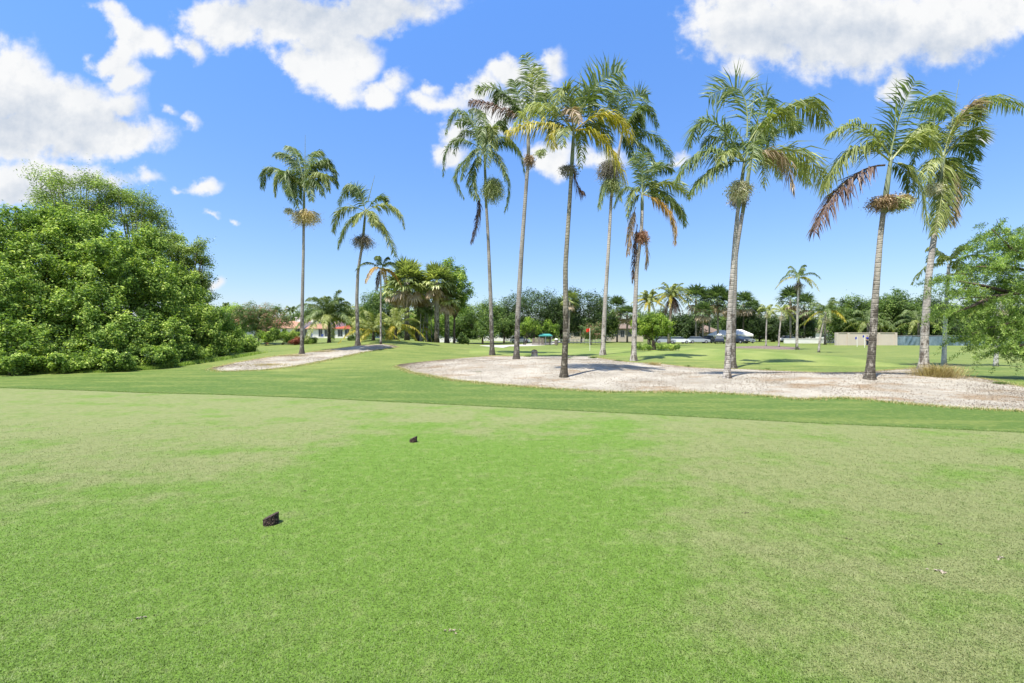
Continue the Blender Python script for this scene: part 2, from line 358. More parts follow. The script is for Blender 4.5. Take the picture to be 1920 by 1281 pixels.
# ------------------------------------------------------------------ object helpers
def mesh(name, V, T, tint=None, smooth=False):
    V = np.asarray(V, np.float32).reshape(-1, 3); T = np.asarray(T, np.int32)
    k = T.shape[1]; me = bpy.data.meshes.new(name)
    me.vertices.add(len(V)); me.vertices.foreach_set('co', V.ravel())
    me.loops.add(T.size); me.loops.foreach_set('vertex_index', T.ravel())
    me.polygons.add(len(T)); me.polygons.foreach_set('loop_start', np.arange(0, T.size, k, dtype=np.int32))
    me.polygons.foreach_set('loop_total', np.full(len(T), k, np.int32))
    me.polygons.foreach_set('use_smooth', np.full(len(T), smooth))
    if tint is not None:
        a = me.attributes.new('tint', 'FLOAT', 'FACE'); a.data.foreach_set('value', np.asarray(tint, np.float32))
    me.update(calc_edges=True); return me
def link(name, me, m, parent=None, loc=None):
    o = bpy.data.objects.new(name, me); COL.objects.link(o)
    if m is not None and me is not None and not len(me.materials): me.materials.append(m)
    if parent: o.parent = parent
    if loc is not None: o.location = loc
    return o
def tag(o, label=None, cat=None, group=None, kind=None):
    if label: o['label'] = label
    if cat: o['category'] = cat
    if group: o['group'] = group
    if kind: o['kind'] = kind
    return o
def thing(name, loc, label, cat, group=None, rz=0):
    o = bpy.data.objects.new(name, None); COL.objects.link(o); o.location = loc; o.rotation_euler = (0, 0, rz); o.empty_display_size = .2
    return tag(o, label, cat, group)
def dup(root, loc, rz, sc, label):
    r = root.copy(); COL.objects.link(r); r.location = loc; r.rotation_euler = (0, 0, rz); r.scale = sc
    r['label'] = label
    for ch in list(root.children):
        c = ch.copy(); COL.objects.link(c); c.parent = r
        for g in ch.children:
            d = g.copy(); COL.objects.link(d); d.parent = c
    return r
class MB:
    """collects quads/tris (as quads) for one mesh"""
    def __init__(s): s.V = []; s.Fc = []; s.n = 0
    def add(s, V, Fq):
        s.V += [tuple(v) for v in V]; s.Fc += [tuple(i + s.n for i in f) for f in Fq]; s.n += len(V)
    def box(s, c, d, rz=0, bev=0):
        x, y, z = (q / 2 for q in d); co, si = cos(rz), sin(rz)
        V = [(a * x, b * y, e * z) for e in (-1, 1) for a, b in ((-1, -1), (1, -1), (1, 1), (-1, 1))]
        V = [(c[0] + a * co - b * si, c[1] + a * si + b * co, c[2] + e) for a, b, e in V]
        s.add(V, [(3, 2, 1, 0), (4, 5, 6, 7), (0, 1, 5, 4), (1, 2, 6, 5), (2, 3, 7, 6), (3, 0, 4, 7)])
    def prism(s, prof, x0, x1):
        """profile in (y,z) extruded along x"""
        n = len(prof); V = [(x0, a, b) for a, b in prof] + [(x1, a, b) for a, b in prof]
        s.add(V, [tuple(range(n)), tuple(range(2 * n - 1, n - 1, -1))] + [(i, i + n, (i + 1) % n + n, (i + 1) % n) for i in range(n)])
    def tube(s, pts, rad, n=8, cap=True):
        pts = np.asarray(pts, float); m = len(pts); rad = np.broadcast_to(rad, m); V = []
        T = np.gradient(pts, axis=0); T /= np.linalg.norm(T, axis=1)[:, None] + 1e-9
        for i in range(m):
            a = np.cross(T[i], (0, 1, 0)) if abs(T[i][1]) < .9 else np.cross(T[i], (1, 0, 0)); a /= np.linalg.norm(a); b2 = np.cross(T[i], a)
            for k in range(n):
                th = 2 * pi * k / n; V.append(pts[i] + rad[i] * (cos(th) * a + sin(th) * b2))
        Fq = [(i * n + k, i * n + (k + 1) % n, (i + 1) * n + (k + 1) % n, (i + 1) * n + k) for i in range(m - 1) for k in range(n)]
        if cap: Fq += [tuple(range(n - 1, -1, -1)), tuple(range((m - 1) * n, m * n))]
        s.add(V, Fq)
    def build(s, name, m, parent=None, loc=None, smooth=False):
        me = bpy.data.meshes.new(name); me.from_pydata(s.V, [], s.Fc); me.update()
        if smooth: me.polygons.foreach_set('use_smooth', [True] * len(me.polygons))
        return link(name, me, m, parent, loc)

# ------------------------------------------------------------------ ground sheets
def grid_mesh(name, X, Y, Z):
    nu, nv = X.shape; V = np.stack([X, Y, Z], -1).reshape(-1, 3)
    i = np.arange(nu - 1)[:, None] * nv + np.arange(nv - 1)[None]; i = i.ravel()
    return mesh(name, V, np.stack([i, i + nv, i + nv + 1, i + 1], -1), smooth=True)
rr = np.concatenate([[0.3], 1.0 * 1.022 ** np.arange(0, 320)]); rr = rr[rr < 900]
aa = np.linspace(0, 2 * pi, 721)
A, RR = np.meshgrid(aa, rr, indexing='ij')
gx, gy = RR * np.sin(A), RR * np.cos(A)
o = link('ground', grid_mesh('ground', gx, gy, terr(gx, gy)), M['rough']); tag(o, kind='structure')
def resample(pts, n):
    pts = np.asarray(pts, float); s = np.concatenate([[0], np.cumsum(np.linalg.norm(np.diff(pts, axis=0), axis=1))])
    t = np.linspace(0, s[-1], n)
    f = lambda k: np.interp(t, s, pts[:, k])
    q = np.stack([f(0), f(1)], -1)
    for _ in range(2): q[1:-1] = .25 * q[:-2] + .5 * q[1:-1] + .25 * q[2:]
    return q
def sheet(name, a, b, nu, nv, m, dz, dome=0, jag=0, seed=0):
    A_, B_ = resample(a, nu), resample(b, nu); rg = np.random.default_rng(seed)
    if jag:
        for q in (A_, B_):
            nrm = rg.normal(0, jag, (nu, 2)); nrm = (nrm + np.roll(nrm, 1, 0)) * .5; nrm[0] = nrm[-1] = 0; q += nrm
    t = np.linspace(0, 1, nv)[None, :, None]; Q = A_[:, None] * (1 - t) + B_[:, None] * t
    z = terr(Q[..., 0], Q[..., 1]) + dz
    z[:, 0] -= dz + .03; z[:, -1] -= dz + .03
    if dome: z += dome * np.clip(np.sin(np.linspace(0, pi, nv)), 0, 1)[None] * np.clip(np.sin(np.linspace(0, pi, nu)), 0, 1)[:, None] ** .5
    o = link(name, grid_mesh(name, Q[..., 0], Q[..., 1], z), m); return tag(o, kind='structure')
def PP(l): return [P(a, b)[:2] for a, b in l]
edge = PP([(-260, 722), (0, 727.5), (200, 734), (270, 737), (400, 740), (600, 747.5), (900, 762), (1200, 777), (1500, 793), (1920, 812), (2300, 830)])
near = [(-22, -6), (-10, -6), (0, -6), (10, -6), (14, -6)]
sheet('fairway', edge, near, 300, 160, M['fairway'], .016)
front2 = PP([(745, 687), (775, 699), (850, 713), (940, 722), (1040, 729), (1140, 735), (1240, 735), (1330, 736), (1440, 743), (1500, 749), (1545, 747), (1590, 746), (1700, 757), (1800, 765), (1920, 771), (2060, 784)])
back2 = PP([(745, 687), (800, 679), (860, 673), (925, 667.5), (1000, 669), (1060, 668), (1110, 669), (1180, 680), (1240, 683), (1290, 689), (1340, 692), (1400, 693), (1500, 698), (1560, 700), (1620, 699), (1680, 694), (1730, 691), (1790, 706), (1920, 728), (2060, 745)])
sheet('sand_bed', front2, back2, 260, 60, M['sand'], .022, .05, .035, 1)
front1 = PP([(398, 693), (420, 697), (500, 694), (560, 686), (620, 674), (680, 661), (745, 651)])
back1 = PP([(398, 693), (440, 681), (500, 671), (560, 664), (620, 656), (670, 649), (720, 646), (745, 651)])
sheet('sand_bed', front1, back1, 120, 30, M['sand'], .022, .05, .05, 2)
# putting green and its mown bands
g1a = PP([(880, 664), (1050, 665), (1180, 670), (1300, 676), (1400, 682), (1480, 686), (1580, 688), (1680, 688), (1740, 688)])
g1b = PP([(880, 655), (1050, 654), (1180, 652), (1300, 652), (1400, 657), (1460, 660), (1540, 667), (1640, 679), (1700, 686), (1740, 687)])
sheet('putting_green', g1a, g1b, 120, 40, M['green'], .02)
pa = PP([(900, 649.5), (950, 650), (990, 650), (1030, 647), (1046, 644), (1052, 640.5)])
pb = PP([(900, 647), (950, 646.5), (975, 645.5), (1005, 643), (1030, 641), (1044, 639)])
sheet('path', pa, pb, 60, 8, M['path'], .03)
ma = PP([(1360, 653), (1420, 654), (1460, 655.5), (1500, 656)]); mb_ = PP([(1380, 650.5), (1420, 649), (1460, 649), (1500, 652)])
sheet('mulch_bed', ma, mb_, 60, 12, M['mulch'], .03, .1)

# ------------------------------------------------------------------ foliage generators
def unit(v): return v / (np.linalg.norm(v, axis=-1, keepdims=True) + 1e-9)
def leaves(pos, nrm, size, rng, aspect=.5, droop=0., tint=None, fold=.25):
    n = len(pos); r = rng.normal(size=(n, 3)); d = unit(r - (r * nrm).sum(1, keepdims=True) * nrm)
    d = unit(d + np.array((0, 0, -droop))); w = unit(np.cross(nrm, d)); nn = np.cross(d, w)
    L = size * rng.uniform(.6, 1.3, (n, 1)); wd = L * aspect * .5
    V = np.stack([pos - d * L * .5, pos + w * wd + nn * L * fold * .5, pos + d * L * .5 - nn * L * .1, pos - w * wd + nn * L * fold * .5], 1).reshape(-1, 3)
    i = np.arange(n)[:, None] * 4
    T = np.concatenate([i + np.array([0, 1, 2]), i + np.array([0, 2, 3])], 1).reshape(-1, 3)
    return V, T, np.repeat(tint, 2)
def crown_arrays(lobes, n, size, seed, clump=.5, droop=0., aspect=.5, inner=.2, jit=.2, csd=.5, zflat=.95, shoot=.7):
    rng = np.random.default_rng(seed); lob = np.asarray(lobes, float)
    area = (lob[:, 3] * lob[:, 5] + lob[:, 4] * lob[:, 5] + lob[:, 3] * lob[:, 4]); K = np.maximum(5, (area * 4 / (clump ** 2 * 3)).astype(int))
    C, O, W_ = [], [], []
    for l, k in zip(lob, K):
        u_ = unit(rng.normal(size=(k, 3))); rad = np.where(rng.random(k) < inner, rng.uniform(.2, .75, k), rng.uniform(.8, 1.04, k))[:, None]
        C.append(l[:3] + u_ * l[3:6] * rad); O.append(u_)
        W_.append(np.full(k, 1.0))
    C = np.concatenate(C); O = np.concatenate(O); k = len(C)
    ct = rng.normal(0, 1, k); cs = rng.uniform(.6, 1.3, k)
    sh = unit(O + rng.normal(0, .55, (k, 3)) + np.array((0, 0, .35))) * (clump * shoot * rng.uniform(.2, 1.6, k))[:, None]
    j = rng.integers(0, k, n); g = rng.normal(0, 1, (n, 3)); g *= np.minimum(1, 1.7 / (np.linalg.norm(g, axis=1, keepdims=True) + 1e-9))
    al = rng.normal(0, .7, (n, 1)); pos = C[j] + sh[j] * al + g * clump * csd * cs[j][:, None] * np.array((1, 1, zflat)) * (1 - .25 * np.clip(al, -1, 1.5))
    nrm = unit(O[j] * .45 + g * .35 + rng.normal(0, .45, (n, 3)) + np.array((0, 0, .55)))
    tint = np.clip(.48 + ct[j] * .13 + rng.normal(0, jit, n) + .05 * g[:, 2], 0, 1)
    return leaves(pos, nrm, size, rng, aspect, droop, tint)
def tree(name, base, lobes, n, size, m, label, cat='tree', group=None, seed=0, clump=.6, trunk_r=.12, bark='bark', droop=0., aspect=.5, inner=.2, stems=1, csd=.5, crown_name='crown', jit=.2, shoot=.7):
    """lobes in world coordinates"""
    base = np.asarray(base, float); lob = np.asarray(lobes, float).copy(); lob[:, :3] -= base
    r = thing(name, base, label, cat, group)
    V, T, t = crown_arrays(lob, n, size, seed, clump, droop, aspect, inner, jit, csd, .95, shoot)
    link(crown_name, mesh(crown_name, V, T, t), M[m] if isinstance(m, str) else m, r)
    rg = random.Random(seed); mb = MB(); cen = lob[:, :3].mean(0)
    for s_ in range(stems):
        a = rg.uniform(0, 6.3); off = np.array((cos(a), sin(a), 0)) * trunk_r * (2.5 if stems > 1 else 0)
        fork = np.array((cen[0] * .35, cen[1] * .35, max(.25, cen[2] * .45))) + off * 1.5
        mb.tube([off - (0, 0, .1), off + (0, 0, .1), (off + fork) * .5 + (rg.uniform(-.1, .1), 0, 0), fork], [trunk_r * 1.35, trunk_r, trunk_r * .85, trunk_r * .7], 7)
        for i, l in enumerate(lob):
            if stems > 1 and i % stems != s_: continue
            e = l[:3] + np.array((rg.uniform(-.2, .2) * l[3], rg.uniform(-.2, .2) * l[4], .2 * l[5]))
            md = fork * .45 + e * .55 + np.array((0, 0, -.12 * np.linalg.norm(e - fork)))
            mb.tube([fork, md, e], [trunk_r * .6, trunk_r * .38, trunk_r * .14], 5)
            for q in range(3):
                e2 = l[:3] + np.array([rg.uniform(-.75, .75) * l[3 + k_] for k_ in range(3)])
                mb.tube([md, (md + e2) * .5 + (0, 0, .1), e2], [trunk_r * .3, trunk_r * .18, trunk_r * .06], 4)
    mb.build('trunk', M[bark], r, smooth=True)
    return r
def LB(px, py, rx, ry, d, depth=None):
    """lobe whose outline is an ellipse rx, ry pixels wide/high at the distance d"""
    c = at(px, py, d); s = d / F; return (c[0], c[1], c[2], rx * s, depth if depth else rx * s, ry * s)

def frond_arrays(P0, Pm, P2, L, n, rng, droop=.7, w=.045, flat=False, base_t=.13, spread=.75, tint=.5):
    P0, Pm, P2 = (np.asarray(q, float) for q in (P0, Pm, P2)); C = 2 * Pm - .5 * (P0 + P2)
    t = np.linspace(base_t, 1, n)[:, None]
    pos = (1 - t) ** 2 * P0 + 2 * t * (1 - t) * C + t ** 2 * P2
    T = unit(2 * (1 - t) * (C - P0) + 2 * t * (P2 - C))
    h = P2 - P0
    if flat: Sd = unit(np.cross(T, (0, 1, 0)))
    else:
        s0 = np.array((h[1], -h[0], 0)); 
        if np.linalg.norm(s0) < .15: s0 = np.array((rng.normal(), rng.normal(), 0))
        Sd = np.repeat(unit(s0)[None], n, 0)
    U = np.cross(Sd, T); U *= np.sign(U[:, 2:3] + 1e-6)
    prof = (np.sin(pi * (.14 + .80 * t[:, 0])) ** .55)
    Vs, Ts, tt = [], [], []; k = 0
    for sgn in (-1, 1):
        for rep in range(1 if flat else 2):
            j = rng.normal(0, .12, (n, 3)); up = rng.uniform((-.05, -.45)[rep], (.5, .15)[rep], (n, 1)) * (1 - droop * .5)
            d1 = unit(sgn * Sd * spread + T * .55 + U * up + j + np.array((0, 0, -droop * .35)))
            d2 = unit(d1 + np.array((0, 0, -droop * 1.5)) + j * .5)
            ln = (L * prof * rng.uniform(.8, 1.12, n))[:, None]
            mid = pos + d1 * ln * .42; tip = mid + d2 * ln * .58
            wv_ = unit(np.cross(d1, U) * .8 + T * .5 + rng.normal(0, .3, (n, 3))) * w * .5
            V = np.stack([pos - wv_ * .6, pos + wv_ * .6, mid - wv_, mid + wv_, tip], 1).reshape(-1, 3)
            i = np.arange(n)[:, None] * 5 + k; k += 5 * n
            Ts.append(np.concatenate([i + [0, 1, 3], i + [0, 3, 2], i + [2, 3, 4]], 1).reshape(-1, 3)); Vs.append(V)
            tt.append(np.repeat(np.clip(tint + rng.normal(0, .13, n) + .12 * t[:, 0], 0, 1), 3))
    # rachis as a flat tapering three-sided strip
    tr = np.linspace(0, 1, 12)[:, None]; rp = (1 - tr) ** 2 * P0 + 2 * tr * (1 - tr) * C + tr ** 2 * P2
    rw = (.045 * (1 - tr * .85)) * (L / .75)
    sd = unit(np.cross(unit(np.gradient(rp, axis=0)), (.2, 1, .1))); dn = np.array((0, -1, 0))
    V = np.stack([rp - sd * rw * .5, rp + sd * rw * .5, rp + dn * rw * .6], 1).reshape(-1, 3); Tq = []
    for a in range(11):
        for c in range(3):
            q0, q1 = a * 3 + c, a * 3 + (c + 1) % 3; Tq += [(q0, q1, q1 + 3), (q0, q1 + 3, q0 + 3)]
    Vs.append(V); Ts.append(np.array(Tq) + k); tt.append(np.full(len(Tq), min(1, tint + .35)))
    return np.concatenate(Vs), np.concatenate(Ts), np.concatenate(tt)
def strands(c, rx, ry, rz, n, rng, w=.02, up=0.0, seg=4):
    """hanging branched fruit stalks"""
    d = unit(rng.normal(size=(n, 3)) + np.array((0, 0, up))); R_ = rng.uniform(.45, 1.05, (n, 1))
    e = c + d * np.array((rx, ry, rz)) * R_; s0 = c + d * np.array((rx, ry, rz)) * .1
    m1 = (s0 + e) * .5 + np.array((0, 0, .25 * rz)) + rng.normal(0, .08 * rx, (n, 3)); e = e + np.array((0, 0, -.2 * rz))
    e2 = e + rng.normal(0, .24 * rx, (n, 3)) + np.array((0, 0, -.35 * rz)); wv_ = unit(rng.normal(size=(n, 3))) * w * .5
    V = np.stack([s0 - wv_, s0 + wv_, m1 - wv_, m1 + wv_, e - wv_, e + wv_, e2], 1).reshape(-1, 3); i = np.arange(n)[:, None] * 7
    T = np.concatenate([i + q for q in ([0, 1, 3], [0, 3, 2], [2, 3, 5], [2, 5, 4], [4, 5, 6])], 1).reshape(-1, 3)
    V2, T2, t2 = leaves(np.repeat(e, 3, 0) + rng.normal(0, .16, (3 * n, 3)) * np.array((rx, ry, rz)), unit(rng.normal(size=(3 * n, 3))), w * 2.2, rng, .9, 0, np.clip(rng.normal(.6, .22, 3 * n), 0, 1))
    tn = np.repeat(np.clip(rng.normal(.5, .25, n), 0, 1), 5)
    return np.concatenate([V, V2]), np.concatenate([T, T2 + len(V)]), np.concatenate([tn, t2])

# ------------------------------------------------------------------ the tall feather palms, traced crown by crown
def big_palm(base_px, trunk, tw, crop, S0, fronds, fruits, spear, shaft, label, bark='bark_grey', seed=0, L=.72, group='tall feather palms standing in the sand beds', frond_n=46, dist=None, foot=1.8):
    rng = np.random.default_rng(seed); b = P(*base_px); d = b[1] if dist is None else dist
    if dist: b = np.array(((base_px[0] - 960) / F * d, d, float(terr((base_px[0] - 960) / F * d, d))))
    ox, oy, sc = crop; q = lambda p, dd=0: at(ox + p[0] / sc, oy + p[1] / sc, d + dd) - b
    r = thing('feather_palm', b, label, 'palm', group)
    pts = [np.array((0, 0, -.15)), np.array((0, 0, .0))] + [at(x, y, d) - b for x, y in trunk]
    # smooth the trunk line
    pts = np.array(pts); tp = np.linspace(0, 1, 40); s_ = np.concatenate([[0], np.cumsum(np.linalg.norm(np.diff(pts, axis=0), axis=1))]); s_ /= s_[-1]
    line = np.stack([np.interp(tp, s_, pts[:, k]) for k in range(3)], -1)
    for _ in range(3): line[1:-1] = .25 * line[:-2] + .5 * line[1:-1] + .25 * line[2:]
    w0 = tw * d / F / 2; zz = line[:, 2]; top = zz.max()
    rad = w0 * .93 * (1 - .40 * np.clip(zz / top, 0, 1)) * (1 + (foot - 1) * np.exp(-np.clip(zz, 0, 99) / .22)) * (1 + rng.normal(0, .012, 40))
    mb = MB(); mb.tube(line, rad, 14); mb.build('trunk', M[bark], r, smooth=True)
    s1 = q(S0); mb = MB(); p_ = line[-1]; wt = rad[-1]
    mb.tube([p_ - (0, 0, .05), p_ * .6 + s1 * .4, s1, s1 + (s1 - p_) * .12], [wt * 1.0, wt * 1.12, wt * .75, wt * .3], 12); mb.build('crownshaft', M[shaft], r, smooth=True)
    for f in fronds:
        mid, tip, dep, mt = f[:4]; flat = len(f) > 4 and 'f' in f[4]; st = f[5] if len(f) > 5 else S0
        pm = q(mid, dep * .55); pt = q(tip, dep); ln = np.linalg.norm(pm - q(st)) + np.linalg.norm(pt - pm)
        LL = L * (1.28 if seed < 3 else 1.16) * min(1.1, max(.55, ln / 2.5)); dr = .35 if flat else rng.uniform(.38, .88)
        if mt == 'brown': dr = .75
        V, T, t = frond_arrays(q(st), pm, pt, LL, max(20, int(frond_n * (1.05 if flat else (1.12 if seed < 3 else .9)) * min(1.25, ln / 2.4))), rng, dr, (.047 if not flat else .056) * (d / 20) ** .5, flat, tint=rng.uniform(.38, .6), spread=.9 if flat else .7)
        o = link('frond', mesh('frond', V, T, t), M['frond_' + mt], r)
        if mt in ('brown', 'tan'): o['label'] = 'dead brown frond' if mt == 'brown' else 'dry tan frond'
        elif mt in ('yellow', 'orange'): o['label'] = 'yellowing frond'
    for (cx, cy, rx, rz, n, mt) in fruits:
        c = q((cx, cy)); k = d / F / sc; V, T, t = strands(c, rx * k, rx * k, rz * k, int(n * 1.7), rng, .016 * (d / 20) ** .4 + .006)
        link('fruit_cluster', mesh('fruit_cluster', V, T, t), M['fruit_' + mt], r)
    if spear:
        mb = MB(); mb.tube([q(spear[0]), q(spear[1])], [.022 * d / 20, .006 * d / 20], 5); mb.build('spear_leaf', M['rachis'], r)
    return r
c1 = (460, 240, 4.928); c2 = (780, 80, 3.371); c3 = (940, 80, 3.371); c4 = (1260, 120, 3.768); c5 = (1500, 120, 3.767)
big_palm((566, 665), [(567, 560), (569, 470), (569.5, 405)], 7.5, c1, (545, 560), [
    ((250, 365), (160, 550), .3, 'green'), ((430, 290), (275, 250), .7, 'green'), ((330, 420), (278, 620), -.6, 'olive'), ((430, 520), (480, 730), -.7, 'green'),
    ((650, 330), (850, 410), .3, 'green'), ((720, 300), (845, 460), .8, 'green'), ((700, 420), (765, 570), -.6, 'olive'), ((640, 480), (720, 620), -.9, 'green'),
    ((585, 500), (610, 670), -1.0, 'green'), ((370, 400), (420, 620), -1.2, 'green'), ((480, 260), (390, 170), 1.2, 'green'), ((620, 270), (690, 230), 1.3, 'green'),
    ((480, 470), (500, 690), .9, 'green'), ((770, 450), (850, 540), .6, 'green')],
    [(560, 820, 130, 75, 260, 'gold'), (400, 765, 50, 30, 60, 'cream')], ((550, 480), (553, 62)), 'crownshaft', 'straight slim palm with golden fruit ring, the leftmost tall palm', 'bark_grey', 1, .62)
big_palm((671, 648), [(669, 560), (671, 510), (680, 455)], 8, c1, (1110, 770), [
    ((1000, 530), (868, 700), .4, 'green'), ((900, 750), (820, 960), .2, 'olive'), ((950, 870), (860, 1095), -.6, 'green'), ((1240, 640), (1310, 690), .8, 'green'),
    ((1340, 720), (1470, 915), .2, 'olive'), ((1270, 920), (1385, 1180), -.5, 'olive'), ((1170, 790), (1190, 900), -1.1, 'olive'), ((1060, 620), (1000, 560), .9, 'green', 'f'),
    ((1050, 800), (1000, 900), -.8, 'olive'), ((1230, 860), (1290, 960), -.6, 'olive')],
    [(1085, 1040, 105, 68, 220, 'grey')], ((1130, 690), (1197, 437)), 'crownshaft', 'bent palm on the crest of the left sand bed, second tall palm from the left', 'bark_grey', 2, .75)
big_palm((923, 666), [(920, 560), (915, 440), (912, 390)], 9, c2, (432, 690), [
    ((290, 435), (190, 570), .5, 'green'), ((240, 620), (172, 835), .1, 'green'), ((262, 800), (300, 975), -.3, 'green'), ((355, 830), (392, 985), -.8, 'green'),
    ((525, 500), (605, 650), .7, 'green'), ((610, 640), (690, 840), .3, 'green'), ((575, 840), (560, 1065), -.2, 'green'), ((330, 560), (240, 700), .8, 'green'),
    ((420, 540), (395, 760), -1.2, 'green'), ((480, 540), (490, 740), -1.0, 'olive'), ((360, 500), (260, 520), 1.0, 'green', 'f'), ((350, 700), (290, 860), -.9, 'green'),
    ((520, 720), (570, 870), -.9, 'green'), ((395, 1080), (350, 1260), .1, 'brown', '', (395, 960)), ((420, 460), (340, 430), 1.2, 'green'), ((560, 600), (650, 700), -1., 'green'),
    ((455, 600), (450, 780), -1.3, 'green')],
    [(485, 920, 76, 80, 420, 'green')], ((440, 520), (440, 390)), 'crownshaft', 'palm with full round crown and green fruit bunch, left of the red flag group', 'bark_grey', 3, .66)
big_palm((968, 676), [(971, 590), (978, 470), (988, 330), (991, 300)], 11, c2, (708, 500), [
    ((540, 310), (385, 300), .4, 'green'), ((500, 400), (345, 370), -.1, 'brown'), ((735, 260), (690, 80), .3, 'green', 'f'), ((762, 300), (765, 165), -.2, 'olive', 'f'),
    ((650, 350), (620, 240), .5, 'green', 'f'), ((800, 330), (830, 400), .8, 'green'), ((620, 420), (560, 500), .9, 'green'), ((560, 330), (500, 380), .9, 'green'),
    ((780, 420), (800, 500), -.8, 'green')],
    [(715, 740, 38, 45, 160, 'tan' if 0 else 'brown'), (790, 695, 40, 32, 60, 'green')], None, 'bark_light', 'tall leaning palm with an upright crown and purple brown frond', 'bark_grey', 4, .75)
big_palm((1057, 710), [(1061, 620), (1060, 500), (1068, 380), (1071, 330)], 12.5, c3, (458, 560), [
    ((255, 405), (90, 505), .2, 'olive'), ((230, 510), (38, 565), -.3, 'yellow'), ((330, 560), (340, 660), -.6, 'yellow'), ((410, 300), (340, 400), -.5, 'olive'),
    ((585, 290), (765, 185), .3, 'green', 'f'), ((675, 455), (825, 600), .1, 'yellow'), ((640, 600), (785, 880), -.4, 'yellow'), ((400, 540), (390, 650), -.9, 'olive'),
    ((560, 340), (575, 460), .5, 'green'), ((440, 420), (500, 500), -.9, 'tan'), ((340, 400), (330, 470), .8, 'green'), ((500, 590), (500, 780), .5, 'olive'),
    ((320, 500), (310, 600), .4, 'green'), ((600, 520), (700, 640), .6, 'green'), ((478, 900), (515, 945), 0, 'brown', '', (455, 780)), ((430, 380), (380, 330), .7, 'green'), ((510, 330), (560, 300), .6, 'green')],
    [(425, 805, 62, 42, 90, 'grey')], ((490, 300), (508, 165)), 'crownshaft', 'palm with yellow fronds and a mossy trunk, foremost trunk in the middle', 'bark_dark', 5, .78)
big_palm((1130, 666), [(1135, 560), (1142, 450), (1146, 370)], 9.5, c3, (760, 590), [
    ((740, 390), (780, 265), .4, 'green', 'f'), ((830, 370), (925, 330), .6, 'green', 'f'), ((890, 400), (985, 530), .3, 'green'), ((860, 450), (905, 560), -.5, 'green'),
    ((960, 590), (1085, 770), .2, 'green'), ((900, 660), (975, 790), -.5, 'green'), ((700, 330), (690, 390), .6, 'green'), ((650, 900), (620, 1045), -.3, 'green', '', (690, 860)),
    ((720, 900), (760, 1000), -.5, 'olive', '', (690, 860)), ((800, 640), (840, 760), .6, 'green'), ((660, 440), (600, 560), .6, 'green'), ((840, 480), (870, 640), .8, 'green')],
    [(690, 800, 85, 75, 420, 'grey'), (705, 900, 70, 60, 240, 'green')], ((715, 350), (700, 270)), 'bark_light', 'palm with a big shaggy grey fruit mass, right of the red golf flag', 'bark_pale', 6, .8)
big_palm((1188, 677), [(1190, 600), (1194, 500), (1203, 430), (1204, 395)], 10.5, c3, (890, 960), [
    ((875, 780), (830, 720), .4, 'green', 'f'), ((980, 800), (1080, 810), .4, 'green'), ((1060, 885), (1190, 975), .1, 'olive'), ((1080, 1000), (1160, 1150), .3, 'green'),
    ((1055, 1060), (1098, 1262), -.3, 'orange'), ((835, 940), (795, 1090), -.4, 'olive'), ((780, 920), (715, 1035), .2, 'green'), ((820, 1160), (800, 1330), -.1, 'tan', '', (850, 1040)),
    ((950, 880), (960, 980), .8, 'green'), ((840, 1000), (800, 1120), .4, 'olive'), ((930, 820), (1000, 760), .9, 'green'), ((920, 1300), (915, 1420), -.1, 'tan', '', (885, 1180)), ((845, 1290), (830, 1500), .1, 'brown', '', (860, 1150)),
    ((1000, 940), (1080, 1000), .7, 'green'), ((900, 750), (905, 700), .5, 'green', 'f')],
    [(890, 1225, 48, 48, 200, 'red')], None, 'crownshaft', 'shorter palm with an orange frond and reddish fruit above a grey trunk', 'bark_pale', 7, .68)
big_palm((1363, 713), [(1366, 640), (1370, 560), (1378, 450), (1384, 390)], 12, c4, (512, 690), [
    ((480, 190), (262, 235), .4, 'green', 'f', (530, 520)), ((275, 405), (122, 570), .2, 'green'), ((240, 615), (38, 812), -.1, 'green'), ((310, 725), (138, 900), -.3, 'green'),
    ((740, 325), (870, 455), -.5, 'olive', '', (540, 560)), ((900, 265), (1080, 415), .2, 'olive', '', (600, 520)), ((880, 620), (1072, 860), -.1, 'olive'), ((740, 630), (855, 895), -.5, 'tan'),
    ((630, 660), (650, 860), -.6, 'olive'), ((330, 520), (215, 585), .8, 'green'), ((570, 560), (560, 740), -.9, 'green'), ((400, 620), (340, 700), -.8, 'olive')],
    [(475, 880, 90, 68, 240, 'cream')], ((545, 420), (610, 70)), 'crownshaft', 'palm with a pale cream fruit ball, front one of two touching trunks', 'bark_pale', 8, .8)
big_palm((1373, 691), [(1375, 600), (1379, 480), (1392, 400)], 12, c4, (560, 660), [
    ((640, 270), (710, 310), .6, 'green', 'f'), ((650, 420), (690, 600), .2, 'green'), ((780, 440), (870, 470), .5, 'green'), ((690, 620), (760, 800), .4, 'olive'),
    ((420, 440), (380, 560), .6, 'green'), ((820, 660), (960, 840), .5, 'olive'), ((450, 560), (420, 700), .8, 'green'), ((600, 460), (590, 620), -.4, 'green')],
    [(470, 950, 70, 55, 200, 'grey')], ((550, 330), (550, 200)), 'crownshaft', 'palm directly behind the cream fruited one, its trunk half hidden', 'bark_grey', 9, .75)
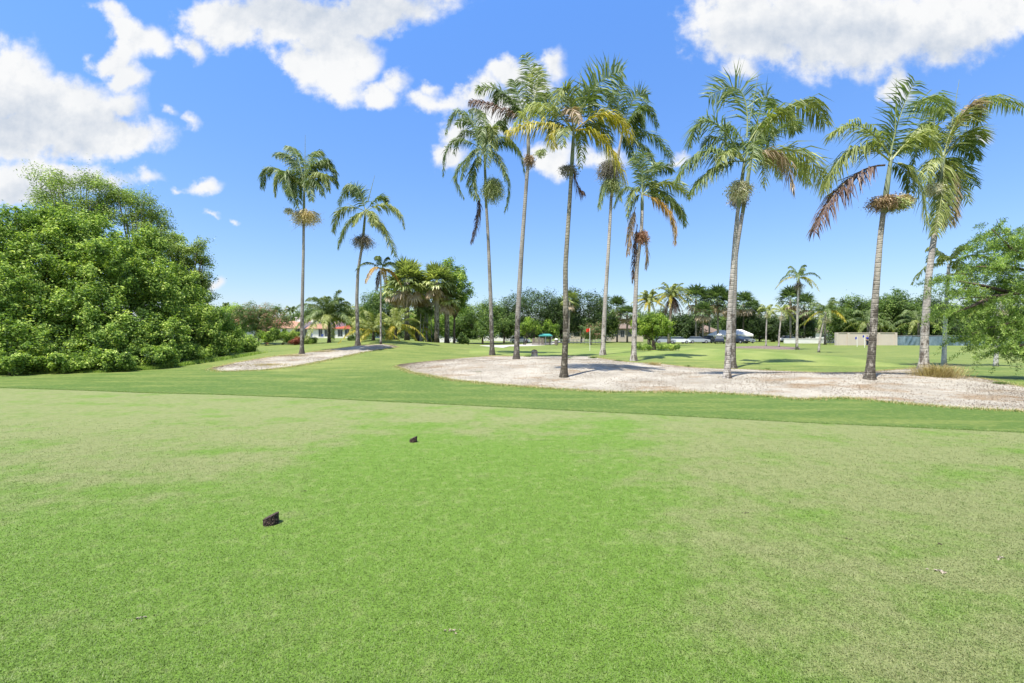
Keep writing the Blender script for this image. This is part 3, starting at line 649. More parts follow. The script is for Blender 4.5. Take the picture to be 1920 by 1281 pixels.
big_palm((1630, 714), [(1636, 640), (1641, 560), (1650, 450), (1656, 400)], 15, c5, (640, 690), [
    ((420, 440), (210, 505), .2, 'olive', '', (640, 650)), ((370, 600), (168, 895), .1, 'olive'), ((330, 830), (98, 1175), -.1, 'brown', '', (600, 715)), ((700, 390), (810, 125), .1, 'green', 'f', (640, 640)),
    ((850, 500), (965, 650), -.4, 'olive'), ((830, 810), (895, 1140), -.4, 'olive', '', (690, 700)), ((560, 520), (460, 470), .8, 'green'), ((760, 560), (880, 560), .5, 'green'),
    ((750, 760), (780, 900), .4, 'green'), ((560, 560), (480, 600), .7, 'green'), ((640, 560), (600, 480), .8, 'green', 'f'), ((900, 240), (1030, 330), .9, 'green', '', (800, 330))],
    [(590, 975, 110, 55, 190, 'brown'), (680, 985, 90, 48, 180, 'green'), (740, 960, 55, 50, 120, 'gold')], ((672, 500), (680, 98)), 'crownshaft', 'thick palm with a wide brown fruit ring and long dead frond', 'bark_mid', 10, .82)
big_palm((1732, 694), [(1734, 620), (1741, 520), (1752, 440), (1759, 405)], 15, c5, (1010, 670), [
    ((960, 330), (1040, 365), .5, 'green', '', (960, 520)), ((1120, 390), (1265, 400), -.1, 'olive'), ((1240, 270), (1572, 310), .2, 'olive', '', (1040, 600)), ((1150, 560), (1240, 670), .4, 'green'),
    ((1080, 750), (1185, 970), .1, 'olive'), ((1010, 860), (955, 1190), -.3, 'olive'), ((880, 560), (800, 700), .3, 'green'), ((1100, 700), (1232, 855), .6, 'green'),
    ((880, 450), (730, 600), -.2, 'olive'), ((920, 690), (900, 830), -.5, 'olive'), ((960, 480), (880, 420), .8, 'green'), ((1050, 900), (1050, 1130), .1, 'tan'), ((1190, 300), (1280, 340), -.4, 'tan', '', (1060, 560)),
    ((1180, 480), (1250, 560), .7, 'olive'), ((940, 760), (890, 900), .4, 'green')],
    [(935, 880, 58, 50, 200, 'cream')], ((1070, 440), (1125, 112)), 'crownshaft', 'palm beside the dry grass clump, rightmost tall palm', 'bark_pale', 11, .82)

# ------------------------------------------------------------------ smaller palms
def palm_proto(kind, seed, h, R0, nf, leafL, mt, tw=.14, lean=0, dead=0, n=26, fruit=None, bark='bark_grey', group=None, label='', loc=(0, 0, 0), name='feather_palm', separate=True, zmin=-.5, droop=.8, old=None, w=.06):
    rng = np.random.default_rng(seed); r = thing(name, loc, label, 'palm', group)
    top = np.array((lean, 0, h)); mb = MB(); tt = np.linspace(0, 1, 12)
    line = np.stack([lean * tt ** 1.6, 0 * tt, -.1 + (h + .1) * tt], -1)
    mb.tube(line, tw * (1 - .3 * tt) * (1 + .45 * np.exp(-tt * h / .25)), 9); mb.build('trunk', M[bark], r, smooth=True)
    VV = []; k = 0; acc = []
    for i in range(nf + dead):
        az = i * 2.39996 + rng.uniform(-.3, .3); q = (i + .5) / nf; el = 1.25 - 1.55 * q + rng.uniform(-.12, .12)
        isdead = i >= nf
        if isdead: el = -.9 + rng.uniform(-.3, .1)
        hd = np.array((cos(az), sin(az), 0)); Rr = R0 * rng.uniform(.85, 1.12) * (.8 if isdead else 1)
        pm = top + hd * Rr * .55 * cos(el) + np.array((0, 0, Rr * .55 * sin(el) + .04 * Rr)); sag = Rr * (.30 + .32 * cos(el)) * droop
        pt = top + hd * Rr * (.62 + .38 * cos(el)) * (cos(el) * .9 + .15) + np.array((0, 0, Rr * sin(el) * 1.0 - sag))
        V, T, t = frond_arrays(top, pm, pt, leafL, n, rng, droop, w, tint=rng.uniform(.35, .6), base_t=.12)
        mm = 'frond_brown' if isdead else (old if old and q > .72 else mt)
        if separate: link('frond', mesh('frond', V, T, t), M[mm], r)
        else: acc.append((V, T, t, mm))
    if not separate:
        for mm in sorted({a[3] for a in acc}):
            vs, ts, t_, k = [], [], [], 0
            for V, T, t, m2 in acc:
                if m2 != mm: continue
                vs.append(V); ts.append(T + k); t_.append(t); k += len(V)
            link('crown' if mm == mt else 'old_fronds', mesh('crown', np.concatenate(vs), np.concatenate(ts), np.concatenate(t_)), M[mm], r)
    if fruit:
        V, T, t = strands(top + (0, 0, -R0 * .38), R0 * .26, R0 * .26, R0 * .2, 120, rng, .035); link('fruit_cluster', mesh('fruit_cluster', V, T, t), M[fruit], r)
    return r
def hgt(px, base_y, crown_y, d=None):
    b = P(px, base_y) if d is None else np.array(((px - 960) / F * d, d, float(terr((px - 960) / F * d, d))))
    return b, EYE + (HZ - crown_y) / F * b[1] - b[2]
GM = 'slender young palms on the far fairway'
b, h = hgt(1494, 656, 522); palm_proto('r', 21, h, 2.5, 11, .55, 'frond_green', .15, .25, 1, 28, 'fruit_grey', 'bark_pale', GM, 'tallest slender palm of the far fairway group, arching dark fronds', b, old='frond_yellow')
b, h = hgt(1436, 650.5, 583); palm_proto('r', 22, h, 1.9, 9, .5, 'frond_olive', .12, .2, 0, 24, 'fruit_cream', 'bark_pale', GM, 'slim palm with drooping yellow green fronds at the mulch bed', b)
b, h = hgt(1460, 652, 586); palm_proto('r', 23, h, 2.0, 9, .5, 'frond_olive', .12, .45, 0, 24, 'fruit_cream', 'bark_pale', GM, 'slim leaning palm between two others on the mulch bed', b)
b, h = hgt(1535, 661, 585); palm_proto('r', 24, h, 1.9, 11, .5, 'frond_green', .10, .75, 0, 26, 'fruit_cream', 'bark_pale', GM, 'short leaning palm with yellow lower fronds and cream fruit', b, old='frond_yellow')
b, h = hgt(1770, 686, 497); palm_proto('r', 25, h, 1.75, 9, .42, 'frond_olive', .10, .25, 0, 28, None, 'bark_white', GM, 'slim palm rising through the light green foliage at right', b)
b, h = hgt(1867, 687, 566); palm_proto('r', 26, h, 1.5, 7, .4, 'frond_olive', .09, .3, 0, 26, 'fruit_cream', 'bark_white', GM, 'small pale trunked palm under the feathery tree at right', b)
b, h = hgt(714, 646, 505, 34); palm_proto('r', 27, h, 1.7, 9, .42, 'frond_green', .075, 0, 1, 26, None, 'bark_pale', None, 'thin white stemmed palm left of the fan palm group', b, old='frond_orange')
b, h = hgt(617, 0, 598, 46); palm_proto('c', 28, h, 3.7, 30, .8, 'frond_green', .17, .0, 0, 42, None, 'bark_dark', None, 'coconut palm with a thick dark trunk before the white houses', b, 'coconut_palm', old='frond_olive', droop=.6)
CG = 'coconut palms with yellow green fronds left of the fan palms'
for i, (px, d, cy, rr_, lb) in enumerate([(700, 38, 622, 2.6, 'low yellowish coconut palm right behind the crest of the left sand bed'), (742, 41, 612, 2.5, 'coconut palm partly behind the leftmost fan palm trunk'), (668, 60, 606, 3.2, 'coconut palm further back behind the bent palm trunk'), (780, 47, 618, 2.0, 'small coconut palm among the thin stems of the fan palm group')]):
    b, h = hgt(px, 0, cy, d); palm_proto('c', 30 + i, max(h, .5), rr_, 17, .5, 'frond_olive', .13, 0, 0, 24, None, 'bark_dark', CG, lb, b, 'coconut_palm', old='frond_yellow', droop=.6)
CD = 'dark coconut palms in front of the right hand trees'
for i, (px, d, cy, rr_, lb) in enumerate([(1547, 86, 596, 5.2, 'wide dark coconut palm behind the short leaning palm'), (1627, 84, 606, 4.4, 'coconut palm standing behind the beige wall'), (1722, 84, 606, 5.0, 'coconut palm behind the blue grey screened fence'), (1652, 92, 612, 3.0, 'small coconut palm behind the thick palm trunk')]):
    b, h = hgt(px, 0, cy, d); palm_proto('c', 40 + i, h, rr_, 15, .85, 'frond_green', .2, 0, 0, 22, None, 'bark_dark', CD, lb, b, 'coconut_palm', separate=False, old='frond_olive', droop=.75, w=.12)
# date palms
for i, (px, d, cy, rr_, dead, lb) in enumerate([(1217, 80, 566, 3.0, 0, 'date palm with a dense round crown behind the rounded bush'), (1262, 78, 556, 3.4, 16, 'date palm with a skirt of dead fronds, right of the rounded bush')]):
    b, h = hgt(px - (8 if i else 0), 0, cy, d); palm_proto('d', 50 + i, h, rr_, 42, .5, 'frond_olive', .30, .6 if i else 0, dead, 20, None, 'bark_dark', 'date palms', lb, b, 'date_palm', separate=False, old='frond_yellow', droop=.55, w=.10)
# tiny palms above the house roofs, far left
rp_ = None
for i, (px, cy, d, s_, lb) in enumerate([(447, 583, 150, 1, 'distant palm top at the far left above a tiled roof'), (545, 583, 150, 1.0, 'distant palm top just left of the leftmost tall trunk'), (520, 584, 165, .9, 'distant palm top showing above the pink flowered tree'), (467, 590, 165, .8, 'distant palm top at the left of the pink flowered tree'), (424, 577, 120, .6, 'distant small palm top beside the big shrubs')]):
    b, h = hgt(px, 0, cy, d)
    if rp_ is None: hrp = h; rp_ = palm_proto('r', 60, h, 2.6, 13, .75, 'frond_green', .22, 0, 0, 20, None, 'bark_grey', 'distant palms behind the houses', lb, b, separate=False, w=.2)
    else: dup(rp_, b, i * 1.3, (s_, s_, h / hrp), lb)

# fan palms
def fan_leaf(c, dirv, Rr, rng, k=18, dr=.5, tint=.5):
    """one folded fan: k blades spread round the end of the petiole"""
    dirv = unit(dirv); side = unit(np.cross(dirv, (0, 0, 1)) + rng.normal(0, .15, 3)); up = np.cross(side, dirv)
    a = np.linspace(-2.1, 2.1, k) + rng.normal(0, .05, k); V = []; T = []; t = []
    dd = np.cos(a)[:, None] * dirv + np.sin(a)[:, None] * side + up * (.12 + .1 * rng.normal(size=(k, 1)))
    dd = unit(dd); ln = Rr * (.72 + .28 * np.cos(a))[:, None] * rng.uniform(.85, 1.1, (k, 1))
    m1 = c + dd * ln * .5; tip = m1 + unit(dd + np.array((0, 0, -dr * 2))) * ln * .5
    wv_ = unit(np.cross(dd, up)) * Rr * .07
    V = np.stack([np.repeat(c[None], k, 0) - wv_ * .15, np.repeat(c[None], k, 0) + wv_ * .15, m1 - wv_, m1 + wv_, tip], 1).reshape(-1, 3)
    i = np.arange(k)[:, None] * 5; T = np.concatenate([i + [0, 1, 3], i + [0, 3, 2], i + [2, 3, 4]], 1).reshape(-1, 3)
    return V, T, np.repeat(np.clip(tint + rng.normal(0, .12, k), 0, 1), 3)
def fan_palm(loc, h, R0, nl, mt, seed, label, group, tw=.2, dead=10, leafR=.8, k=16, lean=0, zs=1.0):
    rng = np.random.default_rng(seed); r = thing('fan_palm', loc, label, 'palm', group); tt = np.linspace(0, 1, 9); mb = MB()
    mb.tube(np.stack([lean * tt, 0 * tt, -.1 + (h + .1) * tt], -1), tw * (1 + .25 * np.exp(-tt * h / .3)) * (1 + .25 * (tt > .75)), 9); mb.build('trunk', M['bark_dark'], r, smooth=True)
    for nm, cnt, mm, e0, e1 in (('crown', nl, mt, -.55, 1.4), ('dead_leaf_skirt', dead, 'frond_tan', -1.4, -.6)):
        vs, ts, t_, kk = [], [], [], 0
        for i in range(cnt):
            az = i * 2.39996; el = e0 + (e1 - e0) * ((i + .5) / cnt) ** .8; dv = np.array((cos(az) * cos(el), sin(az) * cos(el), sin(el) * zs))
            c = np.array((lean, 0, h)) + dv * R0 * rng.uniform(.45, .62) + (0, 0, -.1 * R0 if nm == 'dead_leaf_skirt' else 0)
            tin = .42 + (.25 if el < 0 else 0) + rng.normal(0, .1)
            V, T, t = fan_leaf(c, dv + rng.normal(0, .12, 3), R0 * leafR * .62, rng, k, .22 + .28 * (el < .1), tin)
            pv = unit(np.cross(dv, (0, 0, 1)) + .01) * .02; pb = np.array((lean, 0, h))
            V = np.concatenate([V, [pb - pv, pb + pv, c]]); T = np.concatenate([T, [[len(V) - 3, len(V) - 2, len(V) - 1]]]); t = np.append(t, .8)
            vs.append(V); ts.append(T + kk); t_.append(t); kk += len(V)
        if cnt: link(nm, mesh(nm, np.concatenate(vs), np.concatenate(ts), np.concatenate(t_)), M[mm], r)
    return r
FG = 'fan palms clustered on the mound behind the left sand bed'
for i, (px, d, cy, R0, lb) in enumerate([(763, 44, 530, 2.35, 'leftmost fan palm with the fullest shaggy crown and thick trunk'), (784, 47, 548, 1.9, 'fan palm second from left, crown tucked behind the fullest one'),
        (819, 44, 530, 1.9, 'fan palm second from right of its cluster, upright crown'), (838, 45, 560, 1.6, 'rightmost fan palm trunk, crown merged into the leafy green tree'), (741, 48, 545, 1.6, 'fan palm with yellow lower leaves at the left rim of the cluster'), (800, 50, 552, 1.7, 'fan palm at the back of the cluster between the trunks')]):
    b, h = hgt(px, 0, cy, d); fan_palm(b, h, R0, 50, 'leaf_fan', 70 + i, lb, FG, .24 if i in (0, 2, 3) else .16, 9, .95, 18)
DG = 'tall dark fan palms in the tree belt behind the putting green'
fp = None
for i, (px, cy, d, R0, lb) in enumerate([(1305, 560, 108, 3.6, 'dark fan palm right of the date palm with the dead skirt'), (1330, 566, 112, 3.4, 'dark fan palm third in the row right of the date palms'), (1346, 561, 106, 3.6, 'dark fan palm with thin trunk before the brown roofed building'),
        (1366, 568, 104, 3.2, 'dark fan palm seen left of the cream fruited palm trunks'), (1394, 570, 112, 3.4, 'dark fan palm just right of the two touching trunks'), (1157, 576, 110, 3.0, 'dark fan palm beside the olive trunk right of the red flag'),
        (1176, 590, 104, 3.3, 'dark fan palm between the two pale trunks right of the red flag'), (1424, 590, 115, 3.2, 'dark fan palm behind the drooping yellow green palm'), (1482, 562, 104, 3.4, 'dark fan palm left of the tallest slender palm'), (1508, 572, 110, 3.2, 'dark fan palm right of the tallest slender palm'),
        (1318, 585, 98, 2.6, 'low dark fan palm left of the brown roofed building'), (1410, 580, 120, 2.9, 'dark fan palm behind the white tent roofs')]):
    b, h = hgt(px, 0, cy, d)
    if fp is None: fp = fan_palm(b, h, R0, 40, 'leaf_fandark', 90, lb, DG, .22, 12, .95, 12); h0 = h; R00 = R0
    else: dup(fp, b, i * 1.1, (R0 / R00, R0 / R00, h / h0), lb)
b, h = hgt(1066, 0, 564, 96); fan_palm(b, h, 2.4, 26, 'leaf_fan', 95, 'very slim white trunked fan palm just right of the mossy foremost trunk', None, .16, 4, .9, 12, .3)

# ------------------------------------------------------------------ broadleaf trees of the background
def bg_tree(i, px, top, wid, bot, d, m, lb, grp, n=9000, size=.34, clump=1.0, seedo=100):
    rg = random.Random(i * 7 + seedo); b = np.array(((px - 960) / F * d, d, float(terr((px - 960) / F * d, d))))
    hh = bot - top; L = []
    L.append(LB(px, top + hh * .42, wid * .36, hh * .40, d))
    for q in range(8):
        a = q / 8 * 2 * pi + rg.random() * .5; L.append(LB(px + cos(a) * wid * .32, top + hh * (.43 - .25 * sin(a)), wid * rg.uniform(.17, .25), hh * rg.uniform(.18, .27), d + rg.uniform(-2, 2) * wid * d / F * .15))
    return tree('broadleaf_tree', b, L, int(n * 1.7), size * 1.08, m, lb, 'tree', grp, seed=i + seedo, clump=clump, trunk_r=.22, csd=.55, inner=.3)
BG = 'broadleaf trees of the background belt'
bl = [(905, 571, 110, 640, 92, 'leaf_mid', 'grey green oak behind the slim palm left of centre'), (868, 590, 80, 640, 96, 'leaf_mid', 'oak between the fan palm cluster and the grey green oak'), (945, 578, 70, 640, 100, 'leaf_mid', 'tree just left of the tall leaning palm trunk'),
      (1002, 548, 132, 636, 104, 'leaf_dark', 'largest dark domed tree behind the lime green tree'), (1090, 548, 128, 634, 104, 'leaf_dark', 'dark domed tree behind the red flag'), (1052, 572, 70, 632, 110, 'leaf_dark', 'dark tree filling the gap behind the mossy trunk'),
      (1135, 585, 50, 634, 110, 'leaf_mid', 'tree right of the dark dome with yellowish leaves'), (1385, 582, 62, 622, 118, 'leaf_mid', 'round green tree behind the two touching trunks'), (1412, 596, 40, 632, 112, 'leaf_dark', 'small round tree right of the two touching trunks'),
      (1240, 585, 70, 640, 118, 'leaf_dark', 'dark tree behind the two date palms'), (1290, 590, 60, 640, 118, 'leaf_dark', 'dark tree behind the row of fan palms'), (1450, 600, 55, 640, 112, 'leaf_dark', 'dark tree behind the slim palms of the mulch bed'), (1500, 592, 60, 638, 112, 'leaf_dark', 'dark tree behind the tallest slender palm'),
      (1570, 575, 70, 648, 100, 'leaf_mid', 'tree left of the beige wall end'), (1605, 556, 75, 640, 96, 'leaf_mid', 'tree with a layered top above the beige wall'), (1650, 560, 75, 635, 96, 'leaf_mid', 'tree behind the thick palm trunk'), (1690, 548, 80, 635, 94, 'leaf_mid', 'tall tree above the joint of wall and screened fence'),
      (1735, 560, 80, 640, 94, 'leaf_dark', 'dark tree behind the rightmost tall palm trunk'), (1785, 580, 80, 640, 90, 'leaf_dark', 'dark tree behind the screened fence, left of the feathery tree'), (1840, 575, 80, 640, 90, 'leaf_dark', 'dark tree behind the feathery tree trunk'), (1895, 580, 90, 640, 90, 'leaf_dark', 'dark tree at the right edge behind the feathery tree'),
      (430, 577, 80, 634, 110, 'leaf_bright', 'bright green tree above a tiled roof at the far left'), (585, 580, 60, 630, 160, 'leaf_mid', 'tree behind the white houses, right of the leftmost tall trunk'), (560, 590, 50, 630, 165, 'leaf_mid', 'tree behind the white houses, left of the leftmost tall trunk'), (650, 582, 60, 630, 150, 'leaf_mid', 'tree behind the red roofed house'),
      (718, 545, 80, 640, 62, 'leaf_mid', 'tree behind the thin white stemmed palm'), (690, 575, 60, 640, 80, 'leaf_mid', 'tree between the bent palm and the thin stemmed one'), (800, 575, 90, 640, 80, 'leaf_bright', 'bright tree seen between the fan palm trunks'), (862, 565, 50, 640, 100, 'leaf_mid', 'pale tree just right of the fan palm cluster')]
for i, (px, top, wid, bot, d, m, lb) in enumerate(bl): bg_tree(i, px, top, wid, bot, d, m, lb, BG, n=11000 if wid > 70 else 7000, size=.30 * d / 95, clump=1.0 * d / 95)
b, h = hgt(852, 0, 525, 46); tree('broadleaf_tree', b, [LB(850, 520, 22, 26, 46), LB(865, 540, 18, 24, 46), LB(848, 560, 22, 24, 46), LB(862, 575, 14, 14, 46), LB(836, 500, 14, 12, 46)], 16000, .16, 'leaf_bright', 'leafy bright green tree growing against the rightmost fan palm', seed=300, clump=.5, trunk_r=.13)
# distant belt
BELT = 'distant trees along the horizon'
proto = None; rg = random.Random(5)
for i in range(34):
    px = -150 + i * 68 + rg.uniform(-14, 14); d = rg.uniform(185, 215); top = rg.uniform(592, 602) if px > 1150 else rg.uniform(597, 607)
    b = np.array(((px - 960) / F * d, d, float(terr((px - 960) / F * d, d)))); h = EYE + (HZ - top) / F * d - b[2]
    lb = 'distant tree low on the horizon, seen only through gaps in the nearer belt'
    if proto is None:
        w_ = 9.5; proto = tree('broadleaf_tree', b, [(b[0], d, b[2] + h * .5, w_, w_, h * .5), (b[0] - 6, d, b[2] + h * .4, 5, 5, h * .4), (b[0] + 6, d, b[2] + h * .42, 5, 5, h * .42), (b[0], d, b[2] + h * .8, 5, 5, h * .2)], 9000, .75, 'leaf_dark', lb, 'tree', BELT, seed=400, clump=2.0, trunk_r=.3, inner=.35); hp = h
    else: dup(proto, b, i * 1.7, (1, 1, h / hp), lb)
# special small trees and bushes near the putting green
def bush(px, basey, lobes, n, size, m, lb, cat='bush', nm='bush', d=None, clump=.5, stems=4, tr=.05, seed=0, grp=None, bark='bark', **k):
    b = P(px, basey) if d is None else np.array(((px - 960) / F * d, d, float(terr((px - 960) / F * d, d))))
    return tree(nm, b, [LB(a, c, e, f, b[1]) for a, c, e, f in lobes], n, size, m, lb, cat, grp, seed=seed, clump=clump, trunk_r=tr, stems=stems, bark=bark, **k)
bush(984, 0, [(985, 612, 12, 9), (998, 606, 13, 10), (1006, 614, 9, 8), (978, 618, 7, 6)], 5000, .26, 'leaf_lime', 'lime green small tree left of the teal canopy', 'tree', 'broadleaf_tree', 84, .8, 2, .12, 500)
bush(1030, 0, [(1030, 613, 9, 9), (1036, 619, 6, 6)], 2600, .28, 'leaf_lime', 'small round broad leaved tree right above the teal canopy', 'tree', 'broadleaf_tree', 86, .8, 1, .1, 501)
bush(1108, 0, [(1100, 618, 13, 11), (1114, 618, 14, 12), (1108, 626, 18, 7)], 5000, .22, 'leaf_pink', 'rounded pink flowering bush behind the red flag', 'bush', 'bush', 84, .7, 4, .06, 502)
bush(1224, 656, [(1205, 606, 17, 13), (1226, 601, 20, 12), (1245, 609, 15, 14), (1197, 616, 12, 10), (1224, 614, 24, 11), (1249, 622, 9, 9), (1206, 624, 10, 7), (1228, 626, 14, 6)], 17000, .15, 'leaf_lime', 'wide rounded bush on many dark stems beside the putting green', 'bush', 'bush', 52, .5, 7, .11, 503)
for i, (px, w_, lb) in enumerate([(1208, 14, 'low dark green shrub at the left foot of the rounded bush'), (1243, 12, 'low bright shrub at the right foot of the rounded bush'), (1262, 10, 'low bright shrub furthest right by the rounded bush')]):
    bush(px, 0, [(px, 650, w_, 3.2)], 2200, .12, 'leaf_bright', lb, 'shrub', 'shrub', 50, .3, 3, .02, 510 + i, 'low shrubs around the rounded bush')
# left: flowering tree, hedge, croton
bush(480, 0, [(455, 592, 24, 14), (480, 585, 28, 16), (508, 592, 26, 16), (470, 608, 25, 14), (500, 610, 24, 12), (530, 604, 14, 10), (495, 630, 14, 14)], 22000, .14, 'leaf_pink', 'loose pink flowered tree at the end of the big shrubs', 'tree', 'broadleaf_tree', 48, .5, 3, .09, 520, bark='bark_light')
bush(530, 0, [(503, 627, 14, 8), (515, 628, 12, 8.5), (527, 629, 12, 8.5), (539, 631, 12, 8.5), (550, 633, 12, 8.5), (560, 635, 11, 8), (572, 638, 10, 7), (584, 641, 9, 5)], 34000, .10, 'leaf_bright', 'trimmed dark green hedge stepping down before the white houses', 'hedge', 'hedge', 46, .3, 5, .03, 521)
bush(556, 0, [(556, 640, 7, 4.5)], 1500, .12, 'leaf_red', 'small red leaved plant in front of the hedge', 'plant', 'plant', 44.6, .25, 3, .02, 522)
bush(499, 0, [(499, 634, 7, 7)], 1500, .14, 'leaf_lime', 'yellow green plant at the left end of the hedge', 'plant', 'plant', 45, .25, 3, .02, 523)
for i, (px, w_, lb) in enumerate([(668, 12, 'low bush directly behind the bent palm base'), (690, 14, 'low bush right of the bent palm base'), (730, 12, 'low bush under the yellow green coconut palms'), (790, 10, 'low bush between the fan palm trunks'), (806, 8, 'low leafy plant right of the fan palm trunks'), (868, 10, 'dark low bush by the brown rock right of the cluster')]):
    bush(px, 0, [(px, 636, w_, 6)], 2600, .16, 'leaf_mid', lb, 'bush', 'bush', 52, .4, 3, .03, 530 + i, 'low bushes along the left mound')
# thin stems in the cluster
for i, (px, tx, lb) in enumerate([(788, 789, 'thin grey stem left of the leaning one in the cluster'), (791, 798, 'thin leaning stem in the fan palm cluster'), (800, 798, 'thin pale stem upright in the cluster'), (809, 808, 'whitest thin stem beside the fan palm trunks')]):
    b, h = hgt(px, 0, 588, 45 + i); palm_proto('r', 540 + i, h, 1.3, 7, .4, 'frond_green', .05, (tx - px) * b[1] / F, 0, 18, None, 'bark_pale', 'thin young palms among the fan palms', lb, b)

# ------------------------------------------------------------------ big shrub mass and feathery trees at the left
SG = 'big leafy shrubs massed along the left edge'
def shr(px, by, d, lobes, n, lb, seed, m='leaf_bright', size=.125, clump=.26):
    n = int(n * 1.25)
    b = np.array(((px - 960) / F * d, d, float(terr((px - 960) / F * d, d)))); 
    return tree('shrub', b, [LB(a, c, e, f, d + g, e * d / F * .8) for a, c, e, f, g in lobes], n, size, m, lb, 'shrub', SG, seed=seed, clump=clump, trunk_r=.09, stems=4, inner=.35, csd=.55, jit=.22, aspect=.55, shoot=1.1)
shr(-30, 695, 20, [(-60, 480, 90, 85, 1), (-10, 560, 70, 90, 0), (-60, 640, 90, 50, -1), (30, 650, 45, 45, -1)], 30000, 'tall leafy shrub cut by the left edge of the photo', 601)
shr(60, 695, 22, [(40, 465, 70, 70, 1.5), (90, 520, 75, 80, .5), (40, 590, 75, 70, -.5), (110, 620, 60, 60, -1), (60, 420, 40, 30, 2)], 52000, 'tall leafy shrub below the feathery tree at the left', 602)
shr(175, 695, 22, [(150, 455, 62, 55, 1.5), (190, 520, 70, 75, .5), (170, 600, 70, 65, -.5), (215, 640, 50, 50, -1), (120, 660, 50, 35, -1.2), (130, 420, 50, 25, 2)], 52000, 'leafy shrub in the middle of the big green mass', 603)
shr(270, 690, 23.5, [(250, 500, 55, 65, 1.5), (285, 570, 60, 75, .5), (250, 640, 50, 45, -.5), (310, 640, 45, 45, -.5), (270, 460, 35, 30, 2)], 44000, 'leafy shrub right of the middle of the big green mass', 604)
shr(350, 680, 27, [(335, 560, 45, 60, 1), (360, 620, 50, 50, 0), (330, 650, 40, 30, -1), (385, 640, 32, 34, 0)], 30000, 'leafy shrub where the green mass begins to slope down', 605, size=.12)
shr(415, 672, 32, [(405, 620, 30, 40, 0), (425, 640, 28, 26, 0), (395, 650, 28, 24, -1)], 15000, 'lower leafy shrub near the right end of the green mass', 606, size=.12)
shr(455, 668, 35, [(450, 645, 24, 22, 0), (470, 652, 15, 14, 0)], 8000, 'lowest rounded shrub ending the green mass beside the lawn', 607, size=.12)
for i, (px, py, d, lb) in enumerate([(20, 690, 18.6, 'low sprouting shrub in front at the left edge'), (110, 690, 19.4, 'low sprouting shrub beneath the tall ones, left of middle'), (200, 688, 19.8, 'low sprouting shrub beneath the middle of the mass'), (280, 682, 21.2, 'low sprouting shrub at the foot right of the middle'), (345, 680, 24.5, 'low sprouting shrub at the foot near the left sand bed')]):
    b = np.array(((px - 960) / F * d, d, float(terr((px - 960) / F * d, d))))
    tree('shrub', b, [LB(px - 22, py - 16, 26, 17, d), LB(px + 18, py - 12, 26, 15, d - .2)], 7000, .11, 'leaf_bright', lb, 'shrub', 'low shrubs at the foot of the green mass', seed=620 + i, clump=.22, trunk_r=.03, stems=4, csd=.55)
b = P(150, 690) * 1; b[1] = 27; b[0] = (150 - 960) / F * 27; b[2] = float(terr(b[0], 27))
tree('feathery_tree', b, [LB(92, 338, 24, 14, 27), LB(118, 350, 22, 14, 27), LB(70, 372, 18, 10, 27), LB(96, 372, 18, 10, 27), LB(160, 345, 20, 12, 27.5), LB(182, 352, 22, 15, 27.5), LB(170, 375, 22, 12, 27.5), LB(130, 385, 24, 10, 27), LB(205, 368, 18, 12, 28), LB(150, 400, 40, 14, 27.5), LB(190, 395, 26, 14, 28), LB(90, 392, 26, 10, 27)], 17000, .12, 'leaf_olive', 'airy olive green tree rising above the shrubs at the far left', 'tree', None, seed=640, clump=.34, trunk_r=.16, inner=.3, aspect=.35, bark='bark_light', csd=.7, shoot=1.2)
b = np.array(((270 - 960) / F * 28, 28, 0.)); b[2] = float(terr(b[0], 28))
tree('feathery_tree', b, [LB(222, 362, 20, 13, 28), LB(240, 378, 24, 14, 28), LB(268, 378, 20, 13, 28), LB(284, 398, 22, 14, 28.5), LB(262, 408, 22, 12, 28), LB(300, 418, 14, 12, 28.5), LB(235, 412, 26, 12, 28), LB(286, 436, 24, 14, 28), LB(302, 460, 20, 16, 28), LB(280, 470, 22, 18, 28)], 16000, .12, 'leaf_olive', 'airy tree right of the highest one, above the shrub slope', 'tree', None, seed=641, clump=.34, trunk_r=.15, inner=.3, aspect=.35, bark='bark_light', csd=.7, shoot=1.2)
b = np.array(((350 - 960) / F * 31, 31, 0.)); b[2] = float(terr(b[0], 31))
tree('broadleaf_tree', b, [LB(318, 455, 24, 18, 31), LB(335, 480, 26, 22, 31), LB(352, 468, 16, 12, 31), LB(372, 462, 12, 10, 31), LB(380, 485, 14, 14, 31), LB(352, 510, 22, 22, 31), LB(376, 520, 16, 18, 31), LB(340, 545, 30, 28, 31), LB(372, 555, 20, 24, 31), LB(388, 590, 14, 20, 31), LB(398, 620, 14, 20, 31)], 30000, .12, 'leaf_olive', 'taller narrow tree at the right shoulder of the green mass', 'tree', None, seed=642, clump=.36, trunk_r=.14, inner=.3, shoot=1.1)

# ------------------------------------------------------------------ feathery cypress at the right edge
d = 15.5; b = np.array(((1990 - 960) / F * d, d, 0.)); b[2] = float(terr(b[0], d))
def weep(lobes, n, seed):
    lob = np.asarray(lobes, float); rng = np.random.default_rng(seed); K = []
    for l in lob:
        q = int(12 + 90 * l[3] * l[5]); K.append(l[:3] + unit(rng.normal(size=(q, 3))) * l[3:6] * rng.uniform(.2, 1, (q, 1)))
    C = np.concatenate(K); k = len(C); dirs = unit(rng.normal(size=(k, 3)) * (1, 1, .35) + (-.35, 0, -.45)); ct = rng.normal(0, .14, k)
    j = rng.integers(0, k, n); s = rng.uniform(0, 1, n)[:, None] * rng.uniform(.5, 1.1, k)[j][:, None] * .9
    pos = C[j] + dirs[j] * s + np.array((0, 0, -.35)) * s ** 2 + rng.normal(0, .045, (n, 3))
    nrm = unit(rng.normal(size=(n, 3)) + (0, -.2, .6))
    return leaves(pos, nrm, .095, rng, .20, .7, np.clip(.5 + ct[j] + rng.normal(0, .2, n), 0, 1), .1)
